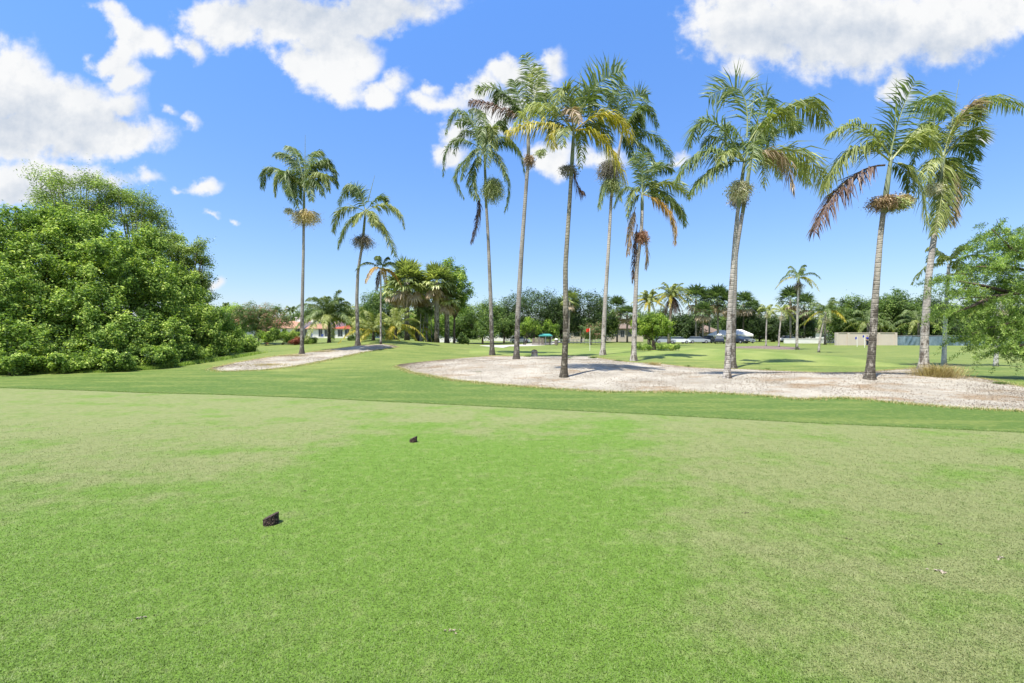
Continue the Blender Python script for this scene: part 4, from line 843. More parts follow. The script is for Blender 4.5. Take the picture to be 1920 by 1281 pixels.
lobs = [LB(1875, 440, 40, 26, d), LB(1915, 470, 40, 40, d), LB(1860, 500, 48, 34, d), LB(1905, 540, 50, 34, d), LB(1785, 520, 20, 9, d), LB(1812, 545, 30, 14, d),  LB(1845, 570, 30, 18, d), LB(1780, 580, 18, 18, d), 
        LB(1860, 620, 50, 30, d), LB(1910, 610, 40, 40, d), LB(1825, 630, 22, 10, d), LB(1905, 655, 30, 12, d), LB(1985, 560, 60, 90, d), LB(1970, 450, 50, 50, d)]
lobs = [(a, b_, c, e, e * 1.2, f) for a, b_, c, e, _, f in lobs]
r = thing('cypress', b, 'feathery light green weeping tree reaching in from the right edge', 'tree')
V, T, t = weep(lobs, 72000, 700); link('crown', mesh('crown', V - b, T, t), M['leaf_feather'], r)
mb = MB(); tr = at(1985, 700, d) - b
mb.tube([(0, 0, -.1), (0, 0, 1.5), (.1, 0, 4), (0, 0, 6.5)], [.3, .24, .17, .05], 9)
for (ax, ay), (mx, my), (ex, ey) in [((1985, 540), (1890, 553), (1800, 560)), ((1985, 500), (1900, 470), (1860, 430)), ((1985, 600), (1920, 600), (1830, 620)), ((1985, 520), (1890, 500), (1830, 500)), ((1985, 630), (1940, 640), (1890, 655)), ((1900, 550), (1840, 535), (1785, 525)), ((1870, 553), (1820, 575), (1780, 590))]:
    mb.tube([at(ax, ay, d) - b, at(mx, my, d - .2) - b, at(ex, ey, d - .3) - b], [.075, .045, .012], 6)
rg2 = random.Random(8)
for l in lobs:
    for q in range(4):
        c = np.array(l[:3]) - b; e = c + np.array([rg2.uniform(-.9, .9) * l[3 + k_] for k_ in range(3)]); mb.tube([c + (rg2.uniform(0, .5), 0, .1), (c + e) / 2 + (0, 0, .1), e], [.018, .012, .005], 4)
mb.build('trunk', M['bark'], r, smooth=True)

# ------------------------------------------------------------------ houses and other built things
def house(px0, px1, eave, ridge, d, tile, lb, openings=(), base=633, chimney=None, name='house', wallm='white', depth=10, hip=True, fire=False):
    x0, x1 = (px0 - 960) / F * d, (px1 - 960) / F * d; cx = (x0 + x1) / 2; zg = float(terr(cx, d)); hw = (x1 - x0) / 2
    zt = EYE + (HZ - eave) / F * d - zg; zr = EYE + (HZ - ridge) / F * d - zg
    r = thing(name, (cx, d, zg), lb, 'house', 'houses beyond the course')
    mb = MB(); mb.box((0, depth / 2, (zt - .5) / 2 ), (2 * hw, depth, zt + .5)); wl = mb.build('wall', M[wallm], r)
    if fire: mb = MB(); mb.box((-hw - .95, depth / 2, (zr + .5) / 2), (.6, depth + 2.4, zr + .5)); mb.box((-hw - .95, depth / 2 + 2, zr + .9), (.6, 3, .8)); mb.build('party_wall', M['white'], r)
    o_ = .5; mb = MB(); e = .12
    A_ = [(-hw - o_, -o_, zt), (hw + o_, -o_, zt), (hw + o_, depth + o_, zt), (-hw - o_, depth + o_, zt)]; hr = min(depth / 2, hw * .9) if hip else 0
    V = A_ + [(-hw + hr, depth / 2, zr), (hw - hr, depth / 2, zr)] + [(a, b_, c - e) for a, b_, c in A_]
    mb.add(V, [(0, 1, 5, 4), (1, 2, 5), (2, 3, 4, 5), (3, 0, 4), (9, 8, 7, 6), (0, 6, 7, 1), (1, 7, 8, 2), (2, 8, 9, 3), (3, 9, 6, 0)])
    # tile courses as raised ribs running down the front slope
    nrib = int(2 * hw / .45)
    for i in range(nrib):
        xx = -hw + (i + .5) * 2 * hw / nrib; tpy = depth / 2; f = 1.0
        if hip and abs(xx) > hw - hr: f = max(.05, (hw + o_ - abs(xx)) / (hr + o_))
        p_a = np.array((xx, -o_, zt + .03)); p_b = np.array((xx * (1), -o_ + (tpy + o_) * f * .98, zt + (zr - zt) * f * .98 + .03)); mb.tube([p_a, p_b], .07, 5)
    rf = mb.build('roof', M[tile], r)
    if chimney is not None:
        cxx = (chimney - 960) / F * d - cx; mb = MB(); mb.box((cxx, depth / 2, zr + .1), (1.6, 1.4, 1.8)); mb.box((cxx, depth / 2, zr + 1.08), (1.9, 1.7, .15)); mb.build('chimney', M['white'], rf)
    for (a, b_, t_, bt, kind) in openings:
        xa, xb = (a - 960) / F * d - cx, (b_ - 960) / F * d - cx; za, zb = EYE + (HZ - t_) / F * d - zg, EYE + (HZ - bt) / F * d - zg
        mb = MB(); w_ = xb - xa; hh = za - zb
        for q in ((xa - .05, w_), ):
            mb.box(((xa + xb) / 2, -.03, za + .05), (w_ + .3, .12, .12)); mb.box((xa - .06, -.03, (za + zb) / 2), (.1, .12, hh - .02)); mb.box((xb + .06, -.03, (za + zb) / 2), (.1, .12, hh - .02)); mb.box(((xa + xb) / 2, -.025, (za + zb) / 2), (.07, .1, hh - .06))
        wn_ = mb.build('window' if kind == 'w' else 'door', M['metal'], r)
        mb = MB(); mb.box(((xa + xb) / 2, -.006, (za + zb) / 2), (w_, .03, hh)); mb.build('pane', M['glass'], wn_)
    return r
house(575, 624, 616, 606, 128, 'tile_orange', 'white house with an orange tiled roof behind the coconut palm', [(581, 584, 619, 631, 'w'), (598, 604, 618, 631, 'd'), (609, 614, 618, 631, 'd')], hip=False, fire=True)
house(626, 700, 616, 606, 126, 'tile_red', 'white house with the brightest red roof, left of the bent palm trunk', [(634, 642, 619, 631, 'd'), (647, 656, 618, 631, 'd'), (668, 676, 619, 631, 'w')], chimney=657, fire=True)
house(505, 573, 615, 601, 134, 'tile_orange', 'white house with a pale chimney left of the leftmost tall trunk', [(530, 537, 617, 624, 'w'), (553, 562, 617, 626, 'w')], chimney=546, hip=False)
house(400, 458, 612, 601, 120, 'tile_orange', 'house whose orange roof peeks over the big shrubs', [(430, 436, 616, 624, 'w')])
house(822, 856, 621, 606, 112, 'tile_orange', 'white gabled house with orange tiles seen between fan palm trunks', [(831, 837, 623, 632, 'd'), (843, 850, 624, 631, 'w')], chimney=834)
house(905, 962, 619, 608, 125, 'tile_brown', 'lilac white house under the oaks left of the leaning palm', [(922, 928, 622, 632, 'w'), (936, 942, 621, 633, 'd'), (950, 954, 622, 632, 'w')])
house(1070, 1096, 617, 612, 118, 'tile_brown', 'low beige garage left of the pink flowering bush', [(1076, 1088, 624, 631, 'd')], wallm='wall_beige')
house(1146, 1206, 616, 606, 116, 'tile_brown', 'long low house with porch posts behind the two pale trunks', [(1152, 1158, 620, 631, 'w'), (1164, 1170, 620, 632, 'd'), (1178, 1184, 620, 631, 'w')], wallm='wall_beige')
house(1306, 1352, 623, 607, 122, 'tile_brown', 'building with a broad brown roof behind the fan palm row', [(1312, 1318, 626, 634, 'w'), (1330, 1336, 626, 634, 'w')], wallm='wall_beige')
house(1480, 1562, 622, 612, 150, 'tile_brown', 'pale low building beyond the white parapet at right', [(1502, 1510, 626, 632, 'w'), (1522, 1528, 625, 634, 'd'), (1540, 1546, 626, 632, 'w')])
# patio furniture in front of the houses
def patio_set(px, d, lb):
    x = (px - 960) / F * d; r = thing('patio_table', (x, d, float(terr(x, d))), lb, 'table'); mb = MB(); mb.box((0, 0, .74), (1.6, .9, .06)); mb.build('table_top', M['shade_blue'], r)
    for a in (-.7, .7):
        for b_ in (-.35, .35): mb = MB(); mb.tube([(a, b_, 0), (a, b_, .72)], .03, 6); mb.build('leg', M['metal'], r)
    for k, s_ in enumerate((-1.5, 1.5)):
        c = thing('patio_chair', (x + s_, d - .2, float(terr(x + s_, d))), ('blue patio chair left of ' if s_ < 0 else 'blue patio chair right of ') + lb.split('table ')[-1].replace('before', 'the table before'), 'chair')
        mb = MB(); mb.box((0, 0, .45), (.6, .6, .1)); mb.build('seat', M['shade_blue'], c); mb = MB(); mb.box((0, .28, .8), (.6, .08, .6)); mb.build('backrest', M['shade_blue'], c)
        for a in (-.25, .25):
            for b_ in (-.25, .25): mb = MB(); mb.box((a, b_, .2), (.05, .05, .4)); mb.build('leg', M['metal'], c)
patio_set(594, 122, 'blue patio table before the orange roofed house'); patio_set(664, 120, 'blue patio table before the red roofed house')

# beige wall and screened fence
d = 80; x0, x1 = (1568 - 960) / F * d, (1678 - 960) / F * d
r = thing('wall', ((x0 + x1) / 2, d, 0), 'beige rendered wall behind the blue golf flags', 'wall'); w_ = x1 - x0
mb = MB(); mb.box((0, 0, 1.05), (w_, .3, 2.3)); mb.build('panel', M['wall_beige'], r); mb = MB(); mb.box((0, 0, 2.24), (w_ + .1, .42, .09)); mb.build('coping', M['wall_beige'], r)
for s_ in (-1, -.62, 0.42, 1): mb = MB(); mb.box((s_ * w_ / 2, -.05, 1.1), (.35, .5, 2.35)); mb.build('pillar', M['wall_beige'], r)
x0, x1 = (1679 - 960) / F * d, (2050 - 960) / F * d
r = thing('fence', ((x0 + x1) / 2, d, 0), 'fence screened with sagging blue grey fabric', 'fence')
nx, nz = 240, 10; X = np.linspace(x0, x1, nx) - (x0 + x1) / 2; Zt = np.linspace(.0, 1, nz); XX, ZZ = np.meshgrid(X, Zt, indexing='ij'); rng = np.random.default_rng(3)
top_ = 1.62 + .05 * np.sin(XX * 1.1) ; fold = .05 * np.sin(XX * 1.3 + ZZ * 3 * np.sin(XX * .6)) + .05 * np.exp(-((XX % 9.) - 3.2) ** 2 / 1.5) * np.sin(XX * 7 - ZZ * 6) ; link('screen_fabric', grid_mesh('screen_fabric', XX, -.1 + fold, ZZ * top_ - .05), M['tarp'], r)
for k in range(13): mb = MB(); mb.tube([(X[0] + k * (X[-1] - X[0]) / 12, .1, -.1), (X[0] + k * (X[-1] - X[0]) / 12, .1, 1.75)], .04, 6); mb.build('post', M['metal'], r)
mb = MB(); mb.tube([(X[0], .1, 1.7), (X[-1], .1, 1.7)], .03, 6); mb.build('rail', M['metal'], r)
# white parapet left of the wall, blue rail fence mid left
d = 98; x0, x1 = (1470 - 960) / F * d, (1566 - 960) / F * d; r = thing('low_wall', ((x0 + x1) / 2, d, float(terr((x0 + x1) / 2, d))), 'low white parapet left of the beige wall', 'wall')
mb = MB(); mb.box((0, 0, .5), (x1 - x0, .25, 1.0)); mb.build('panel', M['white'], r); mb = MB(); mb.box((0, 0, 1.04), (x1 - x0 + .1, .35, .08)); mb.build('coping', M['white'], r)
d = 92; x0, x1 = (1040 - 960) / F * d, (1130 - 960) / F * d; r = thing('fence', ((x0 + x1) / 2, d, float(terr(0, d))), 'low dark rail fence behind the red flag', 'fence')
for k in range(14): mb = MB(); mb.box((x0 - (x0 + x1) / 2 + k * (x1 - x0) / 13, 0, .45), (.07, .07, 1.1)); mb.build('post', M['car_dark'], r)
for z_ in (.35, .65, .95): mb = MB(); mb.box((0, -.05, z_), (x1 - x0, .03, .07)); mb.build('rail', M['metal'], r)
# teal canopy shelter with slatted screen
d = 84; x0, x1 = (1011 - 960) / F * d, (1034 - 960) / F * d; cx = (x0 + x1) / 2; r = thing('shelter', (cx, d, float(terr(cx, d))), 'small shelter with a teal canopy beside the path', 'shelter'); hw = (x1 - x0) / 2
mb = MB(); mb.add([(-hw - .1, -1, 1.75), (hw + .1, -1, 1.75), (hw + .1, 1, 1.75), (-hw - .1, 1, 1.75), (-hw * .7, 0, 2.05), (hw * .7, 0, 2.05), (-hw - .1, -1, 1.6), (hw + .1, -1, 1.6), (hw + .1, 1, 1.6), (-hw - .1, 1, 1.6)], [(0, 1, 5, 4), (1, 2, 5), (2, 3, 4, 5), (3, 0, 4), (9, 8, 7, 6), (0, 6, 7, 1), (1, 7, 8, 2), (2, 8, 9, 3), (3, 9, 6, 0)]); mb.build('canopy', M['teal'], r)
for a in (-hw, 0, hw):
    for b_ in (-.9, .9): mb = MB(); mb.tube([(a, b_, 0), (a, b_, 1.6)], .05, 6); mb.build('post', M['metal'], r)
mb = MB()
for k in range(16): mb.box((-hw + .1 + k * (2 * hw - .2) / 15, .85, .75), (.09, .03, 1.5))
mb.build('slat_screen', M['wood'], r)
mb = MB()
for k in range(14): mb.box((k * .16, 0, .65), (.12, .04, 1.3))
o = mb.build('wood_screen', M['wood'], None, ((998 - 960) / F * 83, 83, float(terr(3, 83)))); tag(o, 'weathered board screen left of the teal shelter', 'screen')
# drinks barrel / bin and post by the path
r = thing('bin', ((1043 - 960) / F * 80, 80, float(terr(8, 80))), 'brown litter bin with a white lid at the end of the path', 'bin'); mb = MB(); mb.tube([(0, 0, 0), (0, 0, .1), (0, 0, 1.0)], [.25, .28, .30], 12); mb.build('body', M['wood'], r); mb = MB(); mb.tube([(0, 0, 1.0), (0, 0, 1.1), (0, 0, 1.2)], [.33, .3, .1], 12); mb.build('lid', M['white'], r)
# tents
def tent(px0, px1, top, d, lb):
    x0, x1 = (px0 - 960) / F * d, (px1 - 960) / F * d; cx = (x0 + x1) / 2; hw = (x1 - x0) / 2; z = float(terr(cx, d)); r = thing('tent', (cx, d, z), lb, 'tent', 'white event tents'); zt = EYE + (HZ - top) / F * d - z
    mb = MB(); ev = zt * .62; mb.add([(-hw, -3, ev), (hw, -3, ev), (hw, 3, ev), (-hw, 3, ev), (-hw * .35, 0, zt), (hw * .35, 0, zt), (-hw, -3, ev - .45), (hw, -3, ev - .45), (hw, 3, ev - .45), (-hw, 3, ev - .45)], [(0, 1, 5, 4), (1, 2, 5), (2, 3, 4, 5), (3, 0, 4), (9, 8, 7, 6), (0, 6, 7, 1), (1, 7, 8, 2), (2, 8, 9, 3), (3, 9, 6, 0)]); mb.build('roof', M['white'], r)
    for a in (-hw + .1, 0, hw - .1):
        for b_ in (-2.8, 2.8): mb = MB(); mb.tube([(a, b_, 0), (a, b_, ev - .4)], .06, 6); mb.build('post', M['metal'], r)
tent(1336, 1368, 619, 108, 'white tent roof left of the two touching trunks'); tent(1372, 1400, 618, 108, 'white tent roof right of the two touching trunks')
# cars
def car(px, d, paint, lb, rz=0, tall=1.0):
    x = (px - 960) / F * d; r = thing('parked_car', (x, d, float(terr(x, d))), lb, 'car', 'cars parked behind the palm belt', rz)
    def loft(pr, w0, w1, name, m, par=r):
        mb = MB(); n = len(pr); zc = [p_[1] for p_ in pr]; V = []
        for s_ in (-1, 1):
            for (a, z_) in pr: V.append((a, s_ * (w0 + (w1 - w0) * (z_ - min(zc)) / (max(zc) - min(zc))), z_))
        mb.add(V, [tuple(range(n)), tuple(range(2 * n - 1, n - 1, -1))] + [(i, (i + 1) % n, (i + 1) % n + n, i + n) for i in range(n)]); return mb.build(name, m, par)
    loft([(-2.2, .32), (2.2, .32), (2.25, .55), (2.15, .82), (1.1, .98), (-1.9, 1.0), (-2.2, .85), (-2.25, .6)], .9, .84, 'body', M[paint])
    t = 1.45 * tall
    loft([(-1.95, 1.0), (1.15, .985), (.45, t - .05), (.2, t), (-1.4, t), (-1.65, t - .06)], .80, .62, 'cabin', M['glass'])
    mb = MB(); mb.box((-.6, 0, t + .02), (1.75, 1.22, .05)); mb.build('roof', M[paint], r)
    for a in (-1.38, 1.4):
        for s_ in (-.82, .82):
            mb = MB(); mb.tube([(a, s_ - .1, .33), (a, s_ + .1, .33)], .33, 14); w_ = mb.build('wheel', M['rubber'], r); mb = MB(); mb.tube([(a, s_ - .11, .33), (a, s_ + .11, .33)], .19, 10); mb.build('rim', M['metal'], w_)
    for s_ in (-.6, .6): mb = MB(); mb.box((2.2, s_, .68), (.1, .3, .14)); mb.build('headlight', M['white'], r)
for i, (px, d_, pt, lb, rz, tl) in enumerate([(1245, 96, 'car_silver', 'silver car left of the white ones behind the rounded bush', 0, 1), (1272, 97, 'car_white', 'white car right of the rounded bush stems', .1, 1), (1309, 98, 'car_silver', 'silver blue car among the thin trunks of the palm row', -.1, 1.0),
        (1349, 94, 'car_dark', 'dark car left of the two touching trunks', 1.15, 1.1), (1384, 96, 'car_dark', 'dark car right of the two touching trunks', -1.2, 1.1), (1397, 98, 'car_silver', 'silver car at the right end of the parked row', .5, 1.0), (1330, 100, 'car_dark', 'dark car under the broad brown roof', .9, 1.1), (1480, 110, 'car_white', 'white car far off left of the white parapet', .3, 1), (975, 100, 'car_white', 'white car behind the lime green small tree', 0, 1)]):
    car(px, d_, pt, lb, rz, tl)
# golf flags
def flag(px, by, ty, m, lb, fw=.5, fh=.35, dirn=-1, n=''):
    b = P(px, by); h = (by - ty) / F * b[1]; r = thing('golf_flag', b, lb, 'golf flag')
    mb = MB(); mb.tube([(0, 0, 0), (0, 0, h)], .018 * b[1] / 50 + .008, 8); mb.build('pole', M['pole'], r)
    X, Z = np.meshgrid(np.linspace(0, 1, 10), np.linspace(0, 1, 5), indexing='ij'); Yy = .06 * np.sin(X * 7); me = grid_mesh('flag', dirn * X * fw, Yy, h - fh * Z - X * fh * .45 * (1 + .3 * np.sin(X * 5)))
    link('flag_cloth', me, M[m], r)
flag(1106, 658, 615, 'red', 'red golf flag on a yellow white pole on the putting green', .40, .36)
flag(1607, 650.5, 631, 'blue', 'blue golf flag left of the other one, before the beige wall', .26, .36); flag(1621, 652, 628, 'blue', 'faint golf flag pole nearest the person in blue', .24, .3)
# people
def person(loc, h, rz, shirt, trousers, lb, pose=0):
    r = thing('person', loc, lb, 'person', rz=rz); s = h / 1.75
    def skin(name, vs, es, m, sub=1):
        me = bpy.data.meshes.new(name); me.from_pydata([tuple(c * s for c in v[:3]) for v in vs], es, []); o = link(name, me, m, r)
        o.modifiers.new('skin', 'SKIN'); 
        if not me.skin_vertices: 
            bpy.context.view_layer.update()
        lay = me.skin_vertices[0] if len(me.skin_vertices) else me.attributes and None
        if len(me.skin_vertices):
            for i, v in enumerate(vs): me.skin_vertices[0].data[i].radius = (v[3] * s, (v[4] if len(v) > 4 else v[3]) * s)
            me.skin_vertices[0].data[0].use_root = True
        sb = o.modifiers.new('sub', 'SUBSURF'); sb.levels = sub; sb.render_levels = 2; return o
    a = .12
    V = [(0, 0, .95, .13, .1), (0, 0, 1.15, .12, .09), (0, 0, 1.35, .16, .1), (0, 0, 1.47, .07, .06), (0, -.01, 1.56, .055), (0, -.02, 1.64, .085, .1), (0, -.01, 1.72, .06),
         (-.19, 0, 1.40, .05), (-.24, -.02, 1.15, .04), (-.2, -.16, .98, .03), (-.17, -.22, .92, .025), (.19, 0, 1.40, .05), (.24, -.02, 1.15, .04), (.2, -.16, .98, .03), (.17, -.22, .92, .025),
         (-.09, 0, .86, .09), (-.11, -.02, .48, .06), (-.12, .02, .08, .04), (-.12, -.12, .04, .035), (.09, 0, .86, .09), (.12, -.02, .48, .06), (.14, .02, .08, .04), (.14, -.12, .04, .035)]
    E = [(0, 1), (1, 2), (2, 3), (3, 4), (4, 5), (5, 6), (2, 7), (7, 8), (8, 9), (9, 10), (2, 11), (11, 12), (12, 13), (13, 14), (0, 15), (15, 16), (16, 17), (17, 18), (0, 19), (19, 20), (20, 21), (21, 22)]
    skin('body', V, E, M['skin'])
    skin('shirt', [(0, 0, .98, .17, .13), (0, 0, 1.2, .155, .12), (0, 0, 1.38, .17, .12), (0, 0, 1.45, .1, .09), (-.2, 0, 1.40, .075), (-.245, -.02, 1.2, .065), (.2, 0, 1.40, .075), (.245, -.02, 1.2, .065)], [(0, 1), (1, 2), (2, 3), (2, 4), (4, 5), (2, 6), (6, 7)], M[shirt])
    skin('trousers', [(0, 0, .96, .16, .12), (-.09, 0, .84, .11), (-.11, -.02, .48, .085), (-.12, .02, .12, .07), (.09, 0, .84, .11), (.12, -.02, .48, .085), (.14, .02, .12, .07)], [(0, 1), (1, 2), (2, 3), (0, 4), (4, 5), (5, 6)], M[trousers])
    skin('hair', [(0, .01, 1.68, .098, .1), (0, 0, 1.75, .07)], [(0, 1)], M['hair'])
b = np.array(((1626 - 960) / F * 75, 75, 0.)); b[2] = float(terr(b[0], b[1])); person(b, 1.75, .3, 'blue', 'cloth_navy', 'person in a blue shirt and dark trousers before the beige wall')
b = np.array(((1426 - 960) / F * 118, 118, 0.)); b[2] = float(terr(b[0], b[1])); person(b, 1.7, 2.8, 'cloth_white', 'cloth_navy', 'person in a white shirt far off beside the slim yellow green palm')

# ------------------------------------------------------------------ near small things
def tee_marker(px, py, w_px, lb):
    b = P(px, py); rad = w_px / 2 * b[1] / F; n = 28; mb = MB(); rg = random.Random(int(px)); V = []
    rings = [0, .25, .5, .75, 1]
    for q in rings:
        for k in range(n):
            a = 2 * pi * k / n; x, y = cos(a), sin(a); top = rad * (1.38 + .46 * x); jr = 1 + rg.uniform(-.012, .012)
            V.append((x * rad * jr, y * rad * jr, -.01 + (top + .01) * q))
    Fq = [(i * n + k, i * n + (k + 1) % n, (i + 1) * n + (k + 1) % n, (i + 1) * n + k) for i in range(4) for k in range(n)] + [tuple(range(4 * n, 5 * n))]
    mb.add(V, Fq); o = mb.build('tee_marker', M['marker'], None, b, smooth=False); return tag(o, lb, 'tee marker', 'slant cut log tee markers on the fairway')
tee_marker(508, 986, 27, 'larger slant cut bark log tee marker, nearest the camera')
tee_marker(775, 831, 14, 'smaller, more distant slant cut bark tee marker')
# stump
b = P(1002, 669); r = thing('tree_stump', b, 'short broken reddish stump behind the sand bed', 'stump'); mb = MB(); mb.tube([(0, 0, -.05), (0, 0, .03), (.01, 0, .22), (.02, 0, .40)], [.30, .22, .2, .17], 11); mb.build('stump_body', M['bark_light'], r, smooth=True)
V, T, t = strands(np.array((0, 0, .33)), .2, .2, .15, 60, np.random.default_rng(4), .03); link('bark_shreds', mesh('bark_shreds', V, T, t), M['fruit_red'], r)
# tufts
def tuft(px, py, n, h, spread, m, lb, seed, cat='grass tuft', w=.012, nm='grass_tuft', grp=None):
    b = P(px, py); rng = np.random.default_rng(seed); a = rng.uniform(0, 6.28, n); q = spread * np.abs(rng.normal(0, .42, n)); p = np.stack([np.cos(a) * q, np.sin(a) * q * .7, np.zeros(n)], -1)
    d1 = unit(np.stack([np.cos(a) * .5, np.sin(a) * .5, np.ones(n)], -1) + rng.normal(0, .25, (n, 3))); L = h * rng.uniform(.5, 1.1, (n, 1)); m1 = p + d1 * L * .6; tp = m1 + unit(d1 + np.stack([np.cos(a), np.sin(a), -.6 * np.ones(n)], -1)) * L * .4
    wv_ = unit(rng.normal(size=(n, 3)) * (1, 1, .1)) * w * .5; V = np.stack([p - wv_, p + wv_, m1 - wv_ * .8, m1 + wv_ * .8, tp], 1).reshape(-1, 3); i = np.arange(n)[:, None] * 5
    T = np.concatenate([i + [0, 1, 3], i + [0, 3, 2], i + [2, 3, 4]], 1).reshape(-1, 3); o = link(nm, mesh(nm, V, T, np.repeat(np.clip(rng.normal(.5, .25, n), 0, 1), 3)), M[m], None, b); return tag(o, lb, cat, grp)
tuft(1757, 709, 1300, .66, .80, 'dry_grass', 'big straw coloured grass clump right of the rightmost tall palm', 801)
tuft(1225, 686, 350, .28, .5, 'dry_grass', 'small dry grass tuft right of the reddish fruited palm base', 802)
TG = 'green weeds in and around the sand bed'
for i, (px, py, n, h, lb) in enumerate([(1112, 673, 260, .22, 'dark weed left of the olive palm base by the sand'), (1066, 673, 120, .2, 'weed right behind the mossy foremost trunk'), (898, 699, 120, .10, 'pale weed alone in the left part of the sand'), (1875, 722, 200, .16, 'weed at the right edge of the sand bed'), (1160, 678, 160, .15, 'weed between the two pale trunks'), (1290, 688, 110, .13, 'weed on the back rim of the sand bed left of the touching trunks'), (1440, 693, 90, .1, 'weed on the back rim right of the touching trunks'), (992, 670, 80, .3, 'thin weed beside the broken stump')]):
    tuft(px, py, n, h, .35, 'leaf_mid', lb, 810 + i, 'weed', grp=TG, nm='weed')
for i, (px, py, lb) in enumerate([(560, 668, 'dry grass patch at the leftmost tall palm'), (620, 660, 'dry grass patch on the crest of the left sand bed'), (505, 686, 'golden dry grass patch low on the left sand bed')]):
    tuft(px, py, 1500, .16, 1.6, 'dry_grass', lb, 830 + i, grp='dry grass on the left sand bed')

# ------------------------------------------------------------------ litter on the sand and short blades on the fairway
def litter(name, a, b, n, seed, size, lb):
    A_, B_ = resample(a, 400), resample(b, 400); rng = np.random.default_rng(seed); i = rng.integers(4, 396, n); t = rng.uniform(.02, .98, (n, 1)); q = A_[i] * (1 - t) + B_[i] * t + rng.normal(0, .05, (n, 2))
    cl = np.sin(q[:, 0] * 1.7 + 1) * np.cos(q[:, 1] * 1.3) + rng.normal(0, .6, n); q = q[cl > -.2]; n = len(q)
    dome = .05 * np.clip(np.sin(pi * t[cl > -.2][:, 0]), 0, 1)
    pos = np.stack([q[:, 0], q[:, 1], terr(q[:, 0], q[:, 1]) + .03 + dome], -1); V, T, tt = leaves(pos, unit(rng.normal(0, .35, (n, 3)) + (0, 0, 1)), size, rng, .45, 0, np.clip(rng.normal(.5, .3, n), 0, 1), .5)
    o = link(name, mesh(name, V, T, tt), M['litter']); return tag(o, lb, None, None, 'stuff')
litter('leaf_litter', front2, back2, 60000, 1, .028, 'dry leaf litter scattered over the wide sand bed')
litter('leaf_litter', front1, back1, 11000, 2, .036, 'dry leaf litter scattered over the left sand bed')
rng = np.random.default_rng(77); n = 700000
yv = 1.85 + (9.5 - 1.85) * rng.random(n) ** 1.35; xv = rng.uniform(-1.18, 1.18, n) * yv
edge_y = np.interp(xv, resample(edge, 300)[:, 0], resample(edge, 300)[:, 1]); k = (yv < edge_y - .05) & (rng.random(n) < np.clip((9.3 - yv) / 6.5, 0, 1) ** 1.2); xv, yv = xv[k], yv[k]; n = len(xv)
p = np.stack([xv, yv, terr(xv, yv) + .016], -1); a = rng.uniform(0, 6.28, n); dv = unit(np.stack([np.cos(a), np.sin(a), rng.uniform(.25, 1.1, n)], -1)); L = rng.uniform(.007, .019, (n, 1)); wv_ = np.stack([-np.sin(a), np.cos(a), 0 * a], -1) * (.0011 + .0004 * yv[:, None])
V = np.stack([p - wv_, p + wv_, p + dv * L], 1).reshape(-1, 3)
dry = np.clip((xv - .1 * yv + .6) / 3.2, 0, 1) * .22 + np.clip((yv - 5.5) / 4, 0, 1) * .2
o = link('grass', mesh('grass', V, np.arange(3 * n).reshape(-1, 3), np.clip(rng.normal(.50, .15, n), 0, 1)), M['fairway_blade']); tag(o, 'short mown grass blades on the fairway', None, None, 'stuff')
# longer grass along the feet of the shrubs
n = 60000; pxs = rng.uniform(-40, 470, n); ln = np.array(PP([(-60, 702), (0, 702), (100, 700), (200, 698), (300, 692), (400, 677), (480, 664)])); X = np.interp(pxs, [-60, 0, 100, 200, 300, 400, 480], ln[:, 0]); Y = np.interp(pxs, [-60, 0, 100, 200, 300, 400, 480], ln[:, 1]) + rng.exponential(.5, n) - .2
p = np.stack([X, Y, terr(X, Y)], -1); a = rng.uniform(0, 6.28, n); dv = unit(np.stack([np.cos(a) * .5, np.sin(a) * .5, np.ones(n)], -1)); L = rng.uniform(.06, .28, (n, 1)) * np.clip(.5 + (Y[:, None] - np.interp(pxs, [-60, 0, 100, 200, 300, 400, 480], ln[:, 1])[:, None]), .3, 1); wv_ = np.stack([-np.sin(a), np.cos(a), 0 * a], -1) * .008
V = np.stack([p - wv_, p + wv_, p + dv * L], 1).reshape(-1, 3); o = link('tall_grass', mesh('tall_grass', V, np.arange(3 * n).reshape(-1, 3), np.clip(rng.normal(.5, .2, n), 0, 1)), M['leaf_bright']); tag(o, 'longer unmown grass at the feet of the big shrubs', None, None, 'stuff')
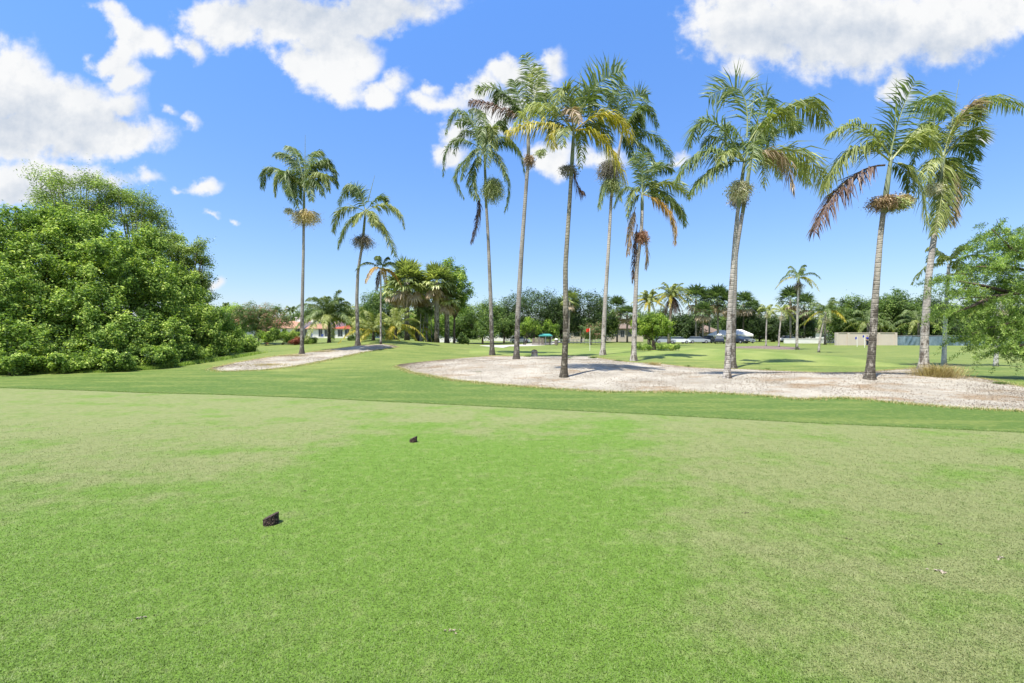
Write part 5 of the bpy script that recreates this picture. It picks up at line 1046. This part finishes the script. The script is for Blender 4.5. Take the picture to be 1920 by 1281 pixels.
# ragged grass along the rims of the sand and the mowing line
def fringe(name, curves, n, h0, h1, sd, m, lb, seed, w=.006):
    rng = np.random.default_rng(seed); Q = np.concatenate([resample(c, 800) for c in curves]); q = Q[rng.integers(0, len(Q), n)] + rng.normal(0, 1, (n, 2)) * sd
    p = np.stack([q[:, 0], q[:, 1], terr(q[:, 0], q[:, 1])], -1); a = rng.uniform(0, 6.28, n); dv = unit(np.stack([np.cos(a), np.sin(a), rng.uniform(.5, 1.6, n)], -1)); L = rng.uniform(h0, h1, (n, 1)); wv_ = np.stack([-np.sin(a), np.cos(a), 0 * a], -1) * w
    V = np.stack([p - wv_, p + wv_, p + dv * L], 1).reshape(-1, 3); o = link(name, mesh(name, V, np.arange(3 * n).reshape(-1, 3), np.clip(rng.normal(.45, .25, n), 0, 1)), M[m]); return tag(o, lb, None, None, 'stuff')
fringe('dry_fringe', [front2, back2, back2], 26000, .03, .09, .13, 'dry_grass', 'dry tan grass along the rim of the wide sand bed', 1)
fringe('dry_fringe', [front1, back1], 9000, .04, .11, .16, 'dry_grass', 'dry tan grass along the rim of the left sand bed', 2)
fringe('grass_fringe', [front2, back2, front1], 24000, .03, .08, .16, 'blade', 'green grass creeping over the rims of the sand beds', 3)
fringe('mown_edge', [edge], 50000, .015, .045, .05, 'blade', 'slightly taller grass along the mowing line of the fairway', 4, .004)
# bits lying on the turf
for i, (px, py, sz, m, lb) in enumerate([(570, 925, .05, 'bark', 'tiny dark seed pod between the two tee markers'), (1880, 1052, .08, 'litter', 'curled brown leaf on the turf near the right edge'), (1765, 1078, .11, 'litter', 'flattened grey brown leaf scrap, right foreground'), (845, 1190, .06, 'litter', 'small pale scrap of leaf in the near foreground'), (1588, 1015, .05, 'bark', 'small brown bud lying right of centre'), (1398, 966, .06, 'bark', 'small dark twig bit right of centre'), (262, 1168, .07, 'litter', 'pale dry grass scrap in the left foreground'), (1763, 1025, .06, 'bark', 'reddish brown crumb on the turf, right side')]):
    b = P(px, py); V, T, t = leaves(np.random.default_rng(i).normal(0, sz * .25, (9, 3)) * (1, .6, .04) + (0, 0, .022), unit(np.random.default_rng(i + 5).normal(0, .3, (9, 3)) + (0, 0, 1)), sz * .3, np.random.default_rng(i), .4, 0, np.full(9, .75), .4)
    o = link('turf_debris', mesh('turf_debris', V, T, t), M[m], None, b); tag(o, lb, 'debris', 'bits of debris on the turf')

# ------------------------------------------------------------------ render settings
S.render.engine = 'CYCLES'; S.render.resolution_x = 1024; S.render.resolution_y = 683
S.cycles.max_bounces = 6; S.cycles.diffuse_bounces = 3; S.cycles.transmission_bounces = 3; S.cycles.transparent_max_bounces = 4
